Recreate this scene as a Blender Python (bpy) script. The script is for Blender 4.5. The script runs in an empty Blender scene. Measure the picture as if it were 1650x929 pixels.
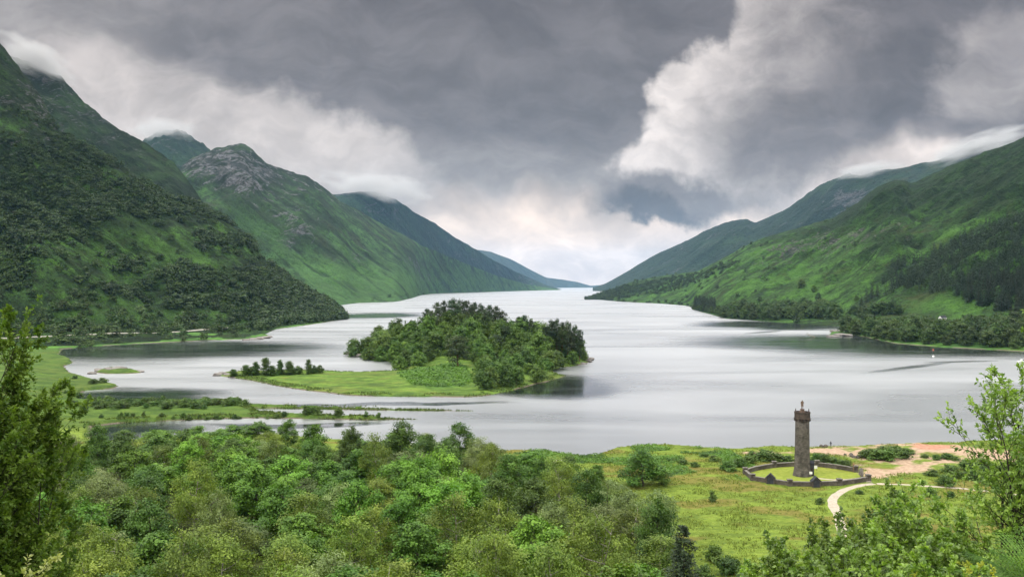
import bpy, math, random
import numpy as np
from mathutils import Vector

# ------------------------------------------------------------------ camera, world, sun, exposure
scene = bpy.context.scene
COL = scene.collection
F, CX, HZ, CAMZ = 1400.0, 825.0, 459.0, 48.0     # focal length and horizon in pixels of the 1650 px photograph

cam_d = bpy.data.cameras.new("camera")
cam = bpy.data.objects.new("camera", cam_d)
COL.objects.link(cam)
cam.location = (0, 0, CAMZ)
cam.rotation_euler = (math.radians(90 - 0.225), 0, 0)
cam_d.sensor_width = 36.0
cam_d.lens = 36.0 * F / 1650.0
cam_d.clip_start, cam_d.clip_end = 0.2, 60000.0
scene.camera = cam

SUN_EL, SUN_AZ = math.radians(48), math.radians(-115)   # azimuth from +Y (straight ahead), negative to the left
scene.view_settings.view_transform = 'Standard'
scene.view_settings.look = 'None'
scene.view_settings.exposure = 0.12
scene.view_settings.gamma = 1.0
scene.view_settings.use_curve_mapping = False
scene.render.engine = 'CYCLES'
cy = scene.cycles
cy.max_bounces, cy.diffuse_bounces, cy.glossy_bounces = 5, 2, 2
cy.transmission_bounces, cy.volume_bounces, cy.transparent_max_bounces = 2, 2, 4
cy.use_denoising = True
cy.caustics_reflective = False
cy.caustics_refractive = False
cy.sample_clamp_indirect = 4.0


class NT:
    """small helper for writing node trees as expressions"""
    def __init__(s, tree):
        s.t = tree; s.n = tree.nodes; s.l = tree.links

    def put(s, sock, v):
        if isinstance(v, bpy.types.NodeSocket):
            s.l.new(v, sock)
        elif isinstance(v, (tuple, list)):
            if len(sock.default_value) == 4 and len(v) == 3: v = tuple(v) + (1,)
            sock.default_value = v
        else:
            try: sock.default_value = v
            except TypeError: sock.default_value = (v, v, v, 1)[:len(sock.default_value)]

    def m(s, op, a, b=0.0, c=0.0, clamp=False):
        n = s.n.new('ShaderNodeMath'); n.operation = op; n.use_clamp = clamp
        s.put(n.inputs[0], a); s.put(n.inputs[1], b); s.put(n.inputs[2], c)
        return n.outputs[0]

    def vm(s, op, a, b=(0, 0, 0)):
        n = s.n.new('ShaderNodeVectorMath'); n.operation = op
        s.put(n.inputs[0], a)
        if op == 'SCALE': s.put(n.inputs['Scale'], b)
        else: s.put(n.inputs[1], b)
        return n.outputs['Value'] if op in ('LENGTH', 'DISTANCE', 'DOT_PRODUCT') else n.outputs[0]

    def xyz(s, x=0.0, y=0.0, z=0.0):
        n = s.n.new('ShaderNodeCombineXYZ')
        s.put(n.inputs[0], x); s.put(n.inputs[1], y); s.put(n.inputs[2], z)
        return n.outputs[0]

    def sep(s, v):
        n = s.n.new('ShaderNodeSeparateXYZ'); s.put(n.inputs[0], v)
        return n.outputs[0], n.outputs[1], n.outputs[2]

    def noise(s, vec, scale=1.0, detail=3.0, rough=0.55, dist=0.0, color=False):
        n = s.n.new('ShaderNodeTexNoise')
        s.put(n.inputs['Vector'], vec); s.put(n.inputs['Scale'], scale); s.put(n.inputs['Detail'], detail)
        s.put(n.inputs['Roughness'], rough); s.put(n.inputs['Distortion'], dist)
        return n.outputs['Color'] if color else n.outputs[0]

    def ss(s, v, a, b, lo=0.0, hi=1.0):
        n = s.n.new('ShaderNodeMapRange'); n.interpolation_type = 'SMOOTHSTEP'
        s.put(n.inputs[0], v); s.put(n.inputs[1], a); s.put(n.inputs[2], b); s.put(n.inputs[3], lo); s.put(n.inputs[4], hi)
        return n.outputs[0]

    def lin(s, v, a, b, lo=0.0, hi=1.0):
        n = s.n.new('ShaderNodeMapRange')
        s.put(n.inputs[0], v); s.put(n.inputs[1], a); s.put(n.inputs[2], b); s.put(n.inputs[3], lo); s.put(n.inputs[4], hi)
        return n.outputs[0]

    def mix(s, f, a, b, mode='MIX'):
        n = s.n.new('ShaderNodeMix'); n.data_type = 'RGBA'; n.blend_type = mode
        s.put(n.inputs[0], f); s.put(n.inputs[6], a); s.put(n.inputs[7], b)
        return n.outputs[2]

    def ramp(s, f, stops):
        n = s.n.new('ShaderNodeValToRGB'); cr = n.color_ramp
        while len(cr.elements) < len(stops): cr.elements.new(0.5)
        for e, (p, c) in zip(cr.elements, stops):
            e.position = p; e.color = tuple(c) + (1,)
        s.put(n.inputs[0], f)
        return n.outputs[0]

    def attr(s, name, out='Fac'):
        n = s.n.new('ShaderNodeAttribute'); n.attribute_name = name
        return n.outputs[out]

    def geo(s, out='Position'):
        return s.n.new('ShaderNodeNewGeometry').outputs[out]

    def bump(s, h, strength=0.5, dist=1.0):
        n = s.n.new('ShaderNodeBump')
        s.put(n.inputs['Strength'], strength); s.put(n.inputs['Distance'], dist); s.put(n.inputs['Height'], h)
        return n.outputs[0]


# ---- sky: Nishita daylight almost wholly covered by a layer of clouds, all laid out by direction
world = bpy.data.worlds.new("World"); scene.world = world
world.use_nodes = True
W = NT(world.node_tree)
W.n.clear()
SKY_STRENGTH = 0.1
sky = W.n.new('ShaderNodeTexSky'); sky.sky_type = 'NISHITA'; sky.sun_disc = False
sky.sun_elevation = SUN_EL; sky.sun_rotation = SUN_AZ
dirv = W.n.new('ShaderNodeTexCoord').outputs['Generated']
dx, dy, dz = W.sep(dirv)
dyc = W.m('MAXIMUM', dy, 0.12)
# azimuth/elevation tangents in units of 100 px of the photograph: a to the right, e upwards from the horizon
a0 = W.m('MULTIPLY', W.m('DIVIDE', dx, dyc), F / 100)
e0 = W.m('MULTIPLY', W.m('DIVIDE', dz, dyc), F / 100)
p0 = W.xyz(a0, e0, 0)
def X_(px): return (px - CX) / 100
def E_(py): return (HZ - py) / 100
wob = W.vm('SUBTRACT', W.noise(p0, 0.55, 4, 0.5, color=True), (0.5, 0.5, 0.5))
p1 = W.vm('ADD', p0, W.vm('SCALE', wob, 1.5))                     # billowing
wob2 = W.vm('SUBTRACT', W.noise(p0, 1.5, 6, 0.55, color=True), (0.5, 0.5, 0.5))
p2 = W.vm('ADD', p0, W.vm('ADD', W.vm('SCALE', wob2, 1.0), W.vm('SCALE', wob, 0.5)))
a1, e1, _ = W.sep(p1)
def blob(p, px, py, rx, ry, ang=0.0, soft=1.0):
    """1 in the middle, 0 outside an ellipse (pixels of the photograph as tangent units)"""
    d = W.vm('SUBTRACT', p, (X_(px), E_(py), 0))
    if ang:
        r = W.n.new('ShaderNodeVectorRotate'); r.rotation_type = 'Z_AXIS'
        W.put(r.inputs['Vector'], d); r.inputs['Angle'].default_value = math.radians(-ang); d = r.outputs[0]
    d = W.vm('MULTIPLY', d, (100 / rx, 100 / ry, 0))
    return W.ss(W.vm('LENGTH', d), 1 + soft / 2, max(0, 1 - soft / 2))
def over(c, mask, col, k=1.0):
    f = W.m('MULTIPLY', mask, k) if k != 1.0 else mask
    return W.mix(f, c, col)
def union(ms):
    r = ms[0]
    for q in ms[1:]: r = W.m('MAXIMUM', r, q)
    return r
#CLOUDS
# base: grey, darker higher up, glowing low over the far end of the loch
base = W.ramp(W.lin(e1, 0.0, 5.0), [(0.0, (1.02, 0.88, 0.76)), (0.16, (0.98, 0.86, 0.75)), (0.3, (0.47, 0.46, 0.46)),
                                    (0.5, (0.33, 0.33, 0.35)), (0.72, (0.245, 0.245, 0.265)), (1.0, (0.19, 0.19, 0.21))])
c = base
c = over(c, blob(p1, 760, 60, 460, 170, 0, 1.3), (0.160, 0.160, 0.174), 0.9)
c = over(c, blob(p1, 900, 180, 330, 120, 12, 1.2), (0.190, 0.190, 0.205), 0.85)
c = over(c, blob(p1, 400, 60, 330, 70, -8, 1.3), (0.22, 0.22, 0.235), 0.8)
c = over(c, blob(p1, 150, 130, 330, 85, -25, 1.4), (0.60, 0.585, 0.585), 0.9)
c = over(c, blob(p1, 60, 10, 200, 60, 0, 1.4), (0.30, 0.30, 0.31), 0.8)
c = over(c, blob(p1, 400, 240, 330, 70, -24, 1.0), (0.60, 0.59, 0.59), 0.9)
c = over(c, blob(p2, 560, 255, 190, 60, -25, 0.7), (0.70, 0.69, 0.69), 0.7)
c = over(c, blob(p2, 620, 300, 90, 28, -5, 0.6), (0.72, 0.71, 0.71), 0.85)
c = over(c, blob(p1, 800, 300, 200, 60, 0, 1.3), (0.36, 0.365, 0.38), 0.7)
c = over(c, blob(p1, 860, 395, 170, 70, 0, 1.2), (1.08, 0.94, 0.81), 0.95)
c = over(c, blob(p1, 1120, 390, 260, 40, 12, 1.2), (0.90, 0.81, 0.74), 0.85)
# dark sheet to the upper right
c = over(c, blob(p1, 1450, 110, 330, 150, 0, 1.2), (0.150, 0.146, 0.158), 0.95)
# bright gap under it, along the right-hand hills
c = over(c, blob(p1, 1470, 262, 320, 36, 10, 0.9), (0.80, 0.76, 0.74), 0.95)
# heap cloud, right of the middle
heap = union([blob(p2, 1105, 145, 58, 52, 0, 0.45), blob(p2, 1170, 145, 70, 80, 0, 0.4), blob(p2, 1260, 70, 85, 105, 0, 0.4),
              blob(p2, 1120, 225, 85, 70, 0, 0.5), blob(p2, 1040, 262, 58, 40, 0, 0.6), blob(p2, 1240, 200, 140, 90, 0, 0.5),
              blob(p2, 1330, 90, 110, 140, 0, 0.8), blob(p2, 1180, 275, 170, 50, 0, 0.7)])
hshade = W.lin(W.m('ADD', W.m('MULTIPLY', a1, 0.28), W.m('MULTIPLY', W.noise(p2, 0.9, 5, 0.6), 0.9)), 1.05, 2.1)
hcol = W.ramp(hshade, [(0.0, (0.76, 0.75, 0.75)), (0.3, (0.60, 0.59, 0.595)), (0.62, (0.36, 0.352, 0.36)), (1.0, (0.185, 0.18, 0.192))])
c = over(c, heap, hcol)
c = over(c, blob(p1, 1390, 170, 190, 70, 20, 1.3), (0.160, 0.155, 0.165), 0.85)
c = over(c, blob(p1, 1280, 235, 130, 38, 5, 1.2), (0.24, 0.235, 0.25), 0.8)
c = over(c, blob(p2, 1085, 318, 120, 34, -4, 0.9), (0.20, 0.198, 0.21), 0.92)
c = over(c, blob(p2, 1060, 343, 75, 22, -14, 0.8), (0.13, 0.13, 0.14), 0.95)
# rounded cloud at the right edge
rc = union([blob(p2, 1580, 150, 85, 60, 10, 0.5), blob(p2, 1640, 90, 110, 80, 0, 0.6)])
c = over(c, rc, W.ramp(W.lin(W.noise(p1, 0.7, 4), 0.3, 0.7), [(0, (0.27, 0.265, 0.28)), (1, (0.42, 0.41, 0.415))]), 0.9)
c = over(c, blob(p1, 1600, 218, 150, 22, 3, 1.0), (0.22, 0.215, 0.23), 0.85)
# wisps and mottling over everything ahead
wis = W.noise(W.vm('MULTIPLY', p1, (0.75, 1.5, 1)), 0.9, 6, 0.55, 0.2)
c = W.mix(0.8, c, W.mix(W.ss(wis, 0.3, 0.72), (0.72, 0.72, 0.73), (1.28, 1.28, 1.28)), 'MULTIPLY')
c = W.mix(1.0, c, (1.02, 0.935, 0.875), 'MULTIPLY')
#ENDCLOUDS
# the rest of the sky (overhead and behind): thinner, brighter overcast
gen = W.noise(dirv, 2.2, 6, 0.6, 0.5)
rest = W.ramp(W.ss(gen, 0.3, 0.7), [(0, (1.6, 1.58, 1.52)), (1, (2.75, 2.68, 2.52))])
rest = W.vm('SCALE', rest, W.lin(dz, 0.0, 1.0, 0.42, 1.55))
ahead = W.m('MULTIPLY', W.ss(dy, 0.15, 0.45), W.ss(e0, 6.6, 4.7))
clouds = W.mix(ahead, rest, c)
clouds = W.mix(W.ss(dz, -0.02, -0.3), clouds, (0.10, 0.11, 0.10))
clouds = W.vm('SCALE', clouds, 1 / SKY_STRENGTH)
cover = 0.96
bg = W.n.new('ShaderNodeBackground'); bg.inputs['Strength'].default_value = SKY_STRENGTH
W.put(bg.inputs['Color'], W.mix(cover, sky.outputs[0], clouds))
W.l.new(bg.outputs[0], W.n.new('ShaderNodeOutputWorld').inputs['Surface'])
world.cycles.sampling_method = 'MANUAL'
world.cycles.sample_map_resolution = 512

sun_d = bpy.data.lights.new("sun", 'SUN'); sun_d.energy = 1.5; sun_d.angle = math.radians(10); sun_d.color = (1.0, 0.95, 0.86)
sun = bpy.data.objects.new("sun", sun_d); COL.objects.link(sun)
to_sun = Vector((math.cos(SUN_EL) * math.sin(SUN_AZ), math.cos(SUN_EL) * math.cos(SUN_AZ), math.sin(SUN_EL)))
sun.rotation_euler = to_sun.to_track_quat('Z', 'Y').to_euler()
sun.location = (-60, -60, 150)

# ------------------------------------------------------------------ helpers
RNG = np.random.default_rng(11)
random.seed(5)

def at(px, py, z=0.0):
    """the place on level z that the photograph shows at px, py"""
    Y = (CAMZ - z) * F / (py - HZ)
    return np.array([(px - CX) / F * Y, Y])
def at_y(px, Y): return (px - CX) / F * Y
def z_at(py, Y): return CAMZ + (HZ - py) / F * Y

def _h(ix, iy, seed):
    n = (ix.astype(np.int64) * 374761393 + iy.astype(np.int64) * 668265263 + seed * 144665) & 0xffffffff
    n = ((n ^ (n >> 13)) * 1274126177) & 0xffffffff
    return ((n ^ (n >> 16)) & 0xffffff) / float(0xffffff)
def vnoise(x, y, seed=0):
    ix = np.floor(x); iy = np.floor(y); fx = x - ix; fy = y - iy
    fx = fx * fx * fx * (fx * (fx * 6 - 15) + 10); fy = fy * fy * fy * (fy * (fy * 6 - 15) + 10)
    a = _h(ix, iy, seed); b = _h(ix + 1, iy, seed); c = _h(ix, iy + 1, seed); d = _h(ix + 1, iy + 1, seed)
    return (a + (b - a) * fx) + ((c + (d - c) * fx) - (a + (b - a) * fx)) * fy
def fbm(x, y, o=4, seed=0, gain=0.5):
    s = 0; w = 1; t = 0
    for k in range(o):
        s = s + w * (vnoise(x * 2 ** k + 17.3 * k, y * 2 ** k - 9.1 * k, seed + k) * 2 - 1); t += w; w *= gain
    return s / t
def ridged(x, y, o=4, seed=0):
    s = 0; w = 1; t = 0
    for k in range(o):
        s = s + w * (1 - np.abs(vnoise(x * 2 ** k + 3.7 * k, y * 2 ** k + 5.1 * k, seed + k) * 2 - 1)); t += w; w *= 0.5
    return s / t
def sstep(a, b, v):
    t = np.clip((v - a) / (b - a), 0, 1); return t * t * (3 - 2 * t)

def poly_sd(x, y, poly):
    """signed distance, positive inside"""
    x = np.asarray(x, float); y = np.asarray(y, float)
    d = np.full(x.shape, 1e18); ins = np.zeros(x.shape, bool)
    n = len(poly)
    for i in range(n):
        ax, ay = poly[i]; bx, by = poly[(i + 1) % n]
        ex, ey = bx - ax, by - ay
        L = ex * ex + ey * ey + 1e-9
        t = np.clip(((x - ax) * ex + (y - ay) * ey) / L, 0, 1)
        d = np.minimum(d, (x - ax - t * ex) ** 2 + (y - ay - t * ey) ** 2)
        if ay != by:
            ins ^= ((ay > y) != (by > y)) & (x < (bx - ax) * (y - ay) / (by - ay) + ax)
    d = np.sqrt(d)
    return np.where(ins, d, -d)

def mesh_np(name, v, f, mat=None, parent=None, smooth=True, attrs=None, cattrs=None):
    v = np.asarray(v, np.float32).reshape(-1, 3); f = np.asarray(f, np.int32)
    me = bpy.data.meshes.new(name)
    k = f.shape[1]; nf = f.shape[0]
    me.vertices.add(len(v)); me.vertices.foreach_set('co', v.ravel())
    me.loops.add(nf * k); me.loops.foreach_set('vertex_index', f.ravel())
    me.polygons.add(nf); me.polygons.foreach_set('loop_start', np.arange(0, nf * k, k, dtype=np.int32))
    me.update(calc_edges=True)
    for a, val in (attrs or {}).items():
        at_ = me.attributes.new(a, 'FLOAT', 'POINT'); at_.data.foreach_set('value', np.asarray(val, np.float32).ravel())
    for a, val in (cattrs or {}).items():
        at_ = me.attributes.new(a, 'FLOAT_COLOR', 'POINT'); at_.data.foreach_set('color', np.asarray(val, np.float32).ravel())
    if not smooth: me.shade_flat()
    if mat: me.materials.append(mat)
    return link(name, me, parent)
def link(name, me, parent=None):
    o = bpy.data.objects.new(name, me); COL.objects.link(o)
    if parent is not None: o.parent = parent
    return o
def tag(o, label, cat, group=None):
    o['label'] = label; o['category'] = cat
    if group: o['group'] = group
    return o
def struct(o): o['kind'] = 'structure'; return o
def stuff(o): o['kind'] = 'stuff'; return o
def thing(name, label, cat, loc=(0, 0, 0), rz=0.0, group=None, scale=None):
    o = bpy.data.objects.new(name, None); COL.objects.link(o)
    o.empty_display_size = 0.3
    o.location = loc; o.rotation_euler = (0, 0, rz)
    if scale is not None: o.scale = scale
    return tag(o, label, cat, group)
def grid_faces(nr, nc):
    i = np.arange(nr * nc).reshape(nr, nc)
    return np.stack([i[:-1, :-1], i[:-1, 1:], i[1:, 1:], i[1:, :-1]], -1).reshape(-1, 4)

class MB:
    """collects shapes into one mesh"""
    def __init__(s): s.v = []; s.f = []; s.n = 0
    def add(s, v, f):
        v = np.asarray(v, float).reshape(-1, 3); s.v.append(v); s.f.append(np.asarray(f, int) + s.n); s.n += len(v); return s
    def tube(s, pts, rad, n=6, cap=True):
        pts = np.asarray(pts, float); rad = np.asarray(rad, float)
        k = len(pts)
        tan = np.gradient(pts, axis=0); tan /= np.linalg.norm(tan, axis=1)[:, None] + 1e-9
        up = np.where(np.abs(tan[:, 2:3]) > 0.9, np.array([[1.0, 0, 0]]), np.array([[0, 0, 1.0]]))
        u = np.cross(tan, up); u /= np.linalg.norm(u, axis=1)[:, None] + 1e-9
        w = np.cross(tan, u)
        th = np.arange(n) * 2 * np.pi / n
        v = pts[:, None] + rad[:, None, None] * (np.cos(th)[None, :, None] * u[:, None] + np.sin(th)[None, :, None] * w[:, None])
        i = np.arange(k * n).reshape(k, n); j = np.roll(i, -1, 1)
        f = np.stack([i[:-1], j[:-1], j[1:], i[1:]], -1).reshape(-1, 4)
        s.add(v, f)
        return s
    def box(s, lo, hi, rz=0.0, c=(0, 0)):
        x0, y0, z0 = lo; x1, y1, z1 = hi
        v = np.array([(x0, y0, z0), (x1, y0, z0), (x1, y1, z0), (x0, y1, z0), (x0, y0, z1), (x1, y0, z1), (x1, y1, z1), (x0, y1, z1)], float)
        if rz:
            ca, sa = math.cos(rz), math.sin(rz); x = v[:, 0] - c[0]; y = v[:, 1] - c[1]
            v[:, 0] = c[0] + ca * x - sa * y; v[:, 1] = c[1] + sa * x + ca * y
        return s.add(v, [(0, 3, 2, 1), (4, 5, 6, 7), (0, 1, 5, 4), (1, 2, 6, 5), (2, 3, 7, 6), (3, 0, 4, 7)])
    def lathe(s, prof, n=24, c=(0, 0)):
        prof = np.asarray(prof, float); th = np.arange(n) * 2 * np.pi / n
        v = np.stack([c[0] + prof[:, 0:1] * np.cos(th), c[1] + prof[:, 0:1] * np.sin(th), np.repeat(prof[:, 1:2], n, 1)], -1)
        i = np.arange(len(prof) * n).reshape(len(prof), n); j = np.roll(i, -1, 1)
        return s.add(v, np.stack([i[:-1], j[:-1], j[1:], i[1:]], -1).reshape(-1, 4))
    def arrays(s): return np.concatenate(s.v), np.concatenate(s.f)
    def build(s, name, mat, parent=None, smooth=False, attrs=None):
        v, f = s.arrays(); return mesh_np(name, v, f, mat, parent, smooth, attrs)

# ------------------------------------------------------------------ materials
def new_mat(name):
    m = bpy.data.materials.new(name); m.use_nodes = True
    t = NT(m.node_tree); t.n.clear()
    out = t.n.new('ShaderNodeOutputMaterial')
    return m, t, out
def principled(t, out, color, rough=0.9, normal=None, spec=0.2):
    b = t.n.new('ShaderNodeBsdfPrincipled')
    t.put(b.inputs['Base Color'], color); t.put(b.inputs['Roughness'], rough); t.put(b.inputs['Specular IOR Level'], spec)
    if normal is not None: t.put(b.inputs['Normal'], normal)
    t.l.new(b.outputs[0], out.inputs['Surface'])
    return b

def leaf_mat(name, c1, c2, trans=0.25, hue=0.03, gloss=0.3):
    """leaf colour: tint attribute per clump, a shift per tree"""
    m, t, out = new_mat(name)
    tint = t.attr('tint')
    rnd = t.n.new('ShaderNodeObjectInfo').outputs['Random']
    col = t.mix(tint, c1, c2)
    hs = t.n.new('ShaderNodeHueSaturation')
    t.put(hs.inputs['Hue'], t.m('ADD', 0.5 - hue, t.m('MULTIPLY', rnd, 2 * hue)))
    t.put(hs.inputs['Saturation'], 1.0)
    t.put(hs.inputs['Value'], t.m('ADD', 0.66, t.m('MULTIPLY', t.m('FRACT', t.m('MULTIPLY', rnd, 7.31)), 0.60)))
    t.put(hs.inputs['Color'], col)
    col = hs.outputs[0]
    b = t.n.new('ShaderNodeBsdfPrincipled'); t.put(b.inputs['Base Color'], col); b.inputs['Roughness'].default_value = 0.55
    b.inputs['Specular IOR Level'].default_value = gloss
    tr = t.n.new('ShaderNodeBsdfTranslucent'); t.put(tr.inputs['Color'], t.mix(1.0, col, (1.25, 1.3, 0.6), 'MULTIPLY'))
    mx = t.n.new('ShaderNodeMixShader'); mx.inputs[0].default_value = trans
    t.l.new(b.outputs[0], mx.inputs[1]); t.l.new(tr.outputs[0], mx.inputs[2]); t.l.new(mx.outputs[0], out.inputs['Surface'])
    return m
def bark_mat(name, c1, c2, sc=6.0):
    m, t, out = new_mat(name)
    pos = t.n.new('ShaderNodeTexCoord').outputs['Object']
    n = t.noise(t.vm('MULTIPLY', pos, (1, 1, 0.35)), sc, 4, 0.6)
    principled(t, out, t.mix(t.ss(n, 0.35, 0.65), c1, c2), 0.9, t.bump(n, 0.6, 0.05))
    return m
def stone_mat(name, c1, c2, sc=1.5, brick=None, bump=0.6):
    m, t, out = new_mat(name)
    pos = t.n.new('ShaderNodeTexCoord').outputs['Object']
    n = t.noise(pos, sc, 5, 0.65); n2 = t.noise(pos, sc * 6, 3, 0.6)
    col = t.mix(t.ss(n, 0.3, 0.7), c1, c2)
    h = n2
    if brick:
        x, y, z = t.sep(pos)
        if brick == 'round':
            ang = t.m('MULTIPLY', t.m('ARCTAN2', y, x), 1.8)
        else:
            ang = t.m('ADD', t.m('MULTIPLY', x, 1.0), y)
        br = t.n.new('ShaderNodeTexBrick')
        t.put(br.inputs['Vector'], t.xyz(ang, z, 0)); br.inputs['Scale'].default_value = 1.0
        br.inputs['Brick Width'].default_value = 0.55; br.inputs['Row Height'].default_value = 0.26
        br.inputs['Mortar Size'].default_value = 0.03; br.inputs['Bias'].default_value = 0.0
        br.inputs['Color1'].default_value = (0.8, 0.8, 0.8, 1); br.inputs['Color2'].default_value = (1.25, 1.22, 1.18, 1); br.inputs['Mortar'].default_value = (0.6, 0.6, 0.6, 1)
        col = t.mix(1.0, col, br.outputs['Color'], 'MULTIPLY')
        h = t.m('ADD', t.m('MULTIPLY', n2, 0.5), t.m('SUBTRACT', 1.0, br.outputs['Fac']))
    principled(t, out, col, 0.92, t.bump(h, bump, 0.05))
    return m
def plain_mat(name, c, rough=0.6, var=0.25, sc=4.0, spec=0.3):
    m, t, out = new_mat(name)
    pos = t.n.new('ShaderNodeTexCoord').outputs['Object']
    n = t.noise(pos, sc, 4, 0.6)
    principled(t, out, t.mix(t.ss(n, 0.3, 0.7), tuple(q * (1 - var) for q in c), tuple(q * (1 + var) for q in c)), rough, None, spec)
    return m

# ------------------------------------------------------------------ the land: shorelines on the water plane
NEAR_PX = [(-900, 560), (-300, 561), (40, 562), (100, 563), (96, 572), (112, 577), (120, 583), (106, 590), (112, 600), (150, 611), (180, 618), (193, 622), (186, 626), (140, 629),
           (128, 634), (132, 645), (190, 649), (250, 650.5), (320, 648), (392, 645.5), (404, 653), (480, 656), (600, 658.5), (700, 660), (762, 662),
           (700, 662.3), (600, 660.8), (480, 658.8), (408, 657.5), (425, 666), (520, 670.8), (600, 673.2), (672, 675.3), (600, 677.2), (520, 675.5), (420, 673.5),
           (340, 675.5), (250, 679), (190, 682), (150, 687), (146, 700), (150, 709), (180, 713), (250, 710), (350, 702), (450, 703), (600, 715), (700, 722),
           (815, 729), (885, 728), (905, 733), (938, 737), (958, 735), (985, 724), (1030, 720), (1080, 718.5), (1130, 724), (1190, 726), (1240, 722),
           (1300, 724), (1400, 720), (1470, 717), (1530, 716), (1560, 713), (1650, 709), (1900, 704), (2600, 700)]
near_poly = [at(*p) for p in NEAR_PX] + [np.array([700.0, -200.0]), np.array([-700.0, -200.0])]
ISLE_PX = [(345, 604), (362, 599), (420, 598), (500, 597), (530, 598.5), (590, 600), (640, 598), (640, 592), (630, 583), (600, 578), (560, 570.5), (575, 566),
           (620, 563), (700, 560), (800, 561), (880, 564), (930, 569), (947, 576), (951, 583), (930, 589), (892, 593), (893, 600), (913, 606), (880, 615),
           (830, 628), (792, 636), (760, 640), (640, 639), (560, 637), (500, 630), (440, 621), (400, 612), (365, 607.5)]
isle_poly = [at(*p) for p in ISLE_PX]
ROCK_PX = [(152, 600), (165, 594.5), (195, 592.5), (215, 596), (231, 600.5), (200, 602), (170, 602.5)]
rock_poly = [at(*p) for p in ROCK_PX]
RIGHT_PX = [(1336, 541), (1352, 538), (1385, 541), (1440, 553), (1520, 559), (1650, 566), (1900, 582), (2100, 560), (1700, 520), (1400, 525), (1352, 530), (1340, 533)]
right_poly = [at(*p) for p in RIGHT_PX]
LEFT_PX = [(-900, 566), (-300, 565), (100, 562), (160, 557), (230, 553), (330, 548.5), (395, 546.5), (430, 544), (433, 540), (418, 535), (440, 531), (500, 523), (549, 515),
           (540, 508), (300, 520), (-900, 530)]
left_poly = [at(*p) for p in LEFT_PX]

MON = np.array([at_y(1293, 210.0), 210.0])          # the monument's foot
WALL_PX = [(1201, 763), (1213, 773.5), (1241, 778), (1273, 782.5), (1314, 783), (1353, 781.5), (1376, 778.5), (1399.5, 774.5)]
GZ = 2.0
WALL_FRONT = [at(*p, z=GZ) for p in WALL_PX]
WALL_BACK = [at(*p, z=GZ) for p in [(1201, 763), (1218, 757.5), (1248, 752.5), (1283, 750.5), (1317, 751), (1350, 755), (1379, 760)]]
yard_poly = WALL_FRONT + WALL_BACK[::-1]
PATH_PX = [(1650, 797.5), (1600, 792), (1560, 788.5), (1500, 784), (1450, 780.5), (1410, 778.5), (1385, 781.5), (1362, 788), (1347, 797), (1341, 806), (1343, 816), (1350, 832), (1355, 850), (1362, 880)]

def camera_slope(x, y):
    pr = np.interp(y, [-300, 0, 3, 8, 15, 22, 30, 50, 70, 100, 130, 165, 220], [47, 46.2, 45.0, 42.6, 39.4, 35.4, 31, 20.5, 12.5, 6.8, 4.2, 2.6, 1.2])
    near = sstep(60, 10, y)
    hump = 2.2 * np.exp(-((x - 8.0) / 3.2) ** 2 - ((y - 10.5) / 4.5) ** 2) + 1.2 * np.exp(-((x - 5) / 3) ** 2 - ((y - 13) / 4) ** 2)
    return pr + hump + fbm(x / 9, y / 9, 3, 41) * 1.3 * near + fbm(x / 30, y / 30, 3, 42) * 2.0 * sstep(190, 60, y) * sstep(5, 40, y)

def ground_z(x, y):
    x = np.asarray(x, float); y = np.asarray(y, float)
    wob = fbm(x / 9, y / 9, 4, 3) * 1.6 + fbm(x / 35, y / 35, 2, 5) * 1.2 * 0
    dn = poly_sd(x, y, near_poly) + wob * np.where((y > 285) & (y < 385) & (x < 0), 0.3, 1.0)
    zn = -1.6 + 1.9 * sstep(-4, 2.0, dn) + 0.35 * sstep(0, 4, dn) + 1.35 * sstep(2, 26, dn)
    tus = fbm(x / 5, y / 5, 4, 9)
    inyard = sstep(-2.5, 1.0, poly_sd(x, y, yard_poly))
    zn = zn + (0.22 * tus + 0.5 * fbm(x / 24, y / 24, 3, 8)) * sstep(2, 18, dn) * (1 - inyard)
    zn = np.where(dn > 2, np.maximum(zn, camera_slope(x, y)) * (1 - inyard) + GZ * inyard, zn)
    di = poly_sd(x, y, isle_poly) + wob * 0.9
    hump = 15.0 * np.exp(-((x + 42) / 48) ** 2 - ((y - 575) / 62) ** 2) + 7.0 * np.exp(-((x - 20) / 34) ** 2 - ((y - 525) / 60) ** 2) + 2.5 * np.exp(-((x + 34) / 26) ** 2 - ((y - 440) / 34) ** 2) + 2.0 * np.exp(-((x + 125) / 14) ** 2 - ((y - 482) / 12) ** 2)
    zi = -1.6 + 2.0 * sstep(-4, 2.0, di) + 0.5 * sstep(0, 6, di) + (0.5 + hump) * sstep(1, 26, di) + 0.18 * tus * sstep(2, 12, di)
    dk = poly_sd(x, y, rock_poly) + wob * 0.6
    zk = -1.6 + 2.4 * sstep(-4, 3, dk) + 0.9 * ridged(x / 7, y / 7, 3, 4) * sstep(0, 4, dk)
    dr = poly_sd(x, y, right_poly) + wob * 1.4
    zr = -1.6 + 2.3 * sstep(-5, 4, dr) + 2.4 * sstep(2, 60, dr) + 0.3 * tus * sstep(2, 12, dr)
    dl = poly_sd(x, y, left_poly) + wob * 1.6
    zl = -1.6 + 2.2 * sstep(-5, 3, dl) + 2.2 * sstep(2, 70, dl) + (0.35 * tus + 0.8 * fbm(x / 40, y / 40, 3, 77)) * sstep(2, 14, dl)
    return np.maximum.reduce([zn, zi, zk, zr, zl])
def gz(x, y): return float(ground_z(np.array([x]), np.array([y]))[0])

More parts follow.
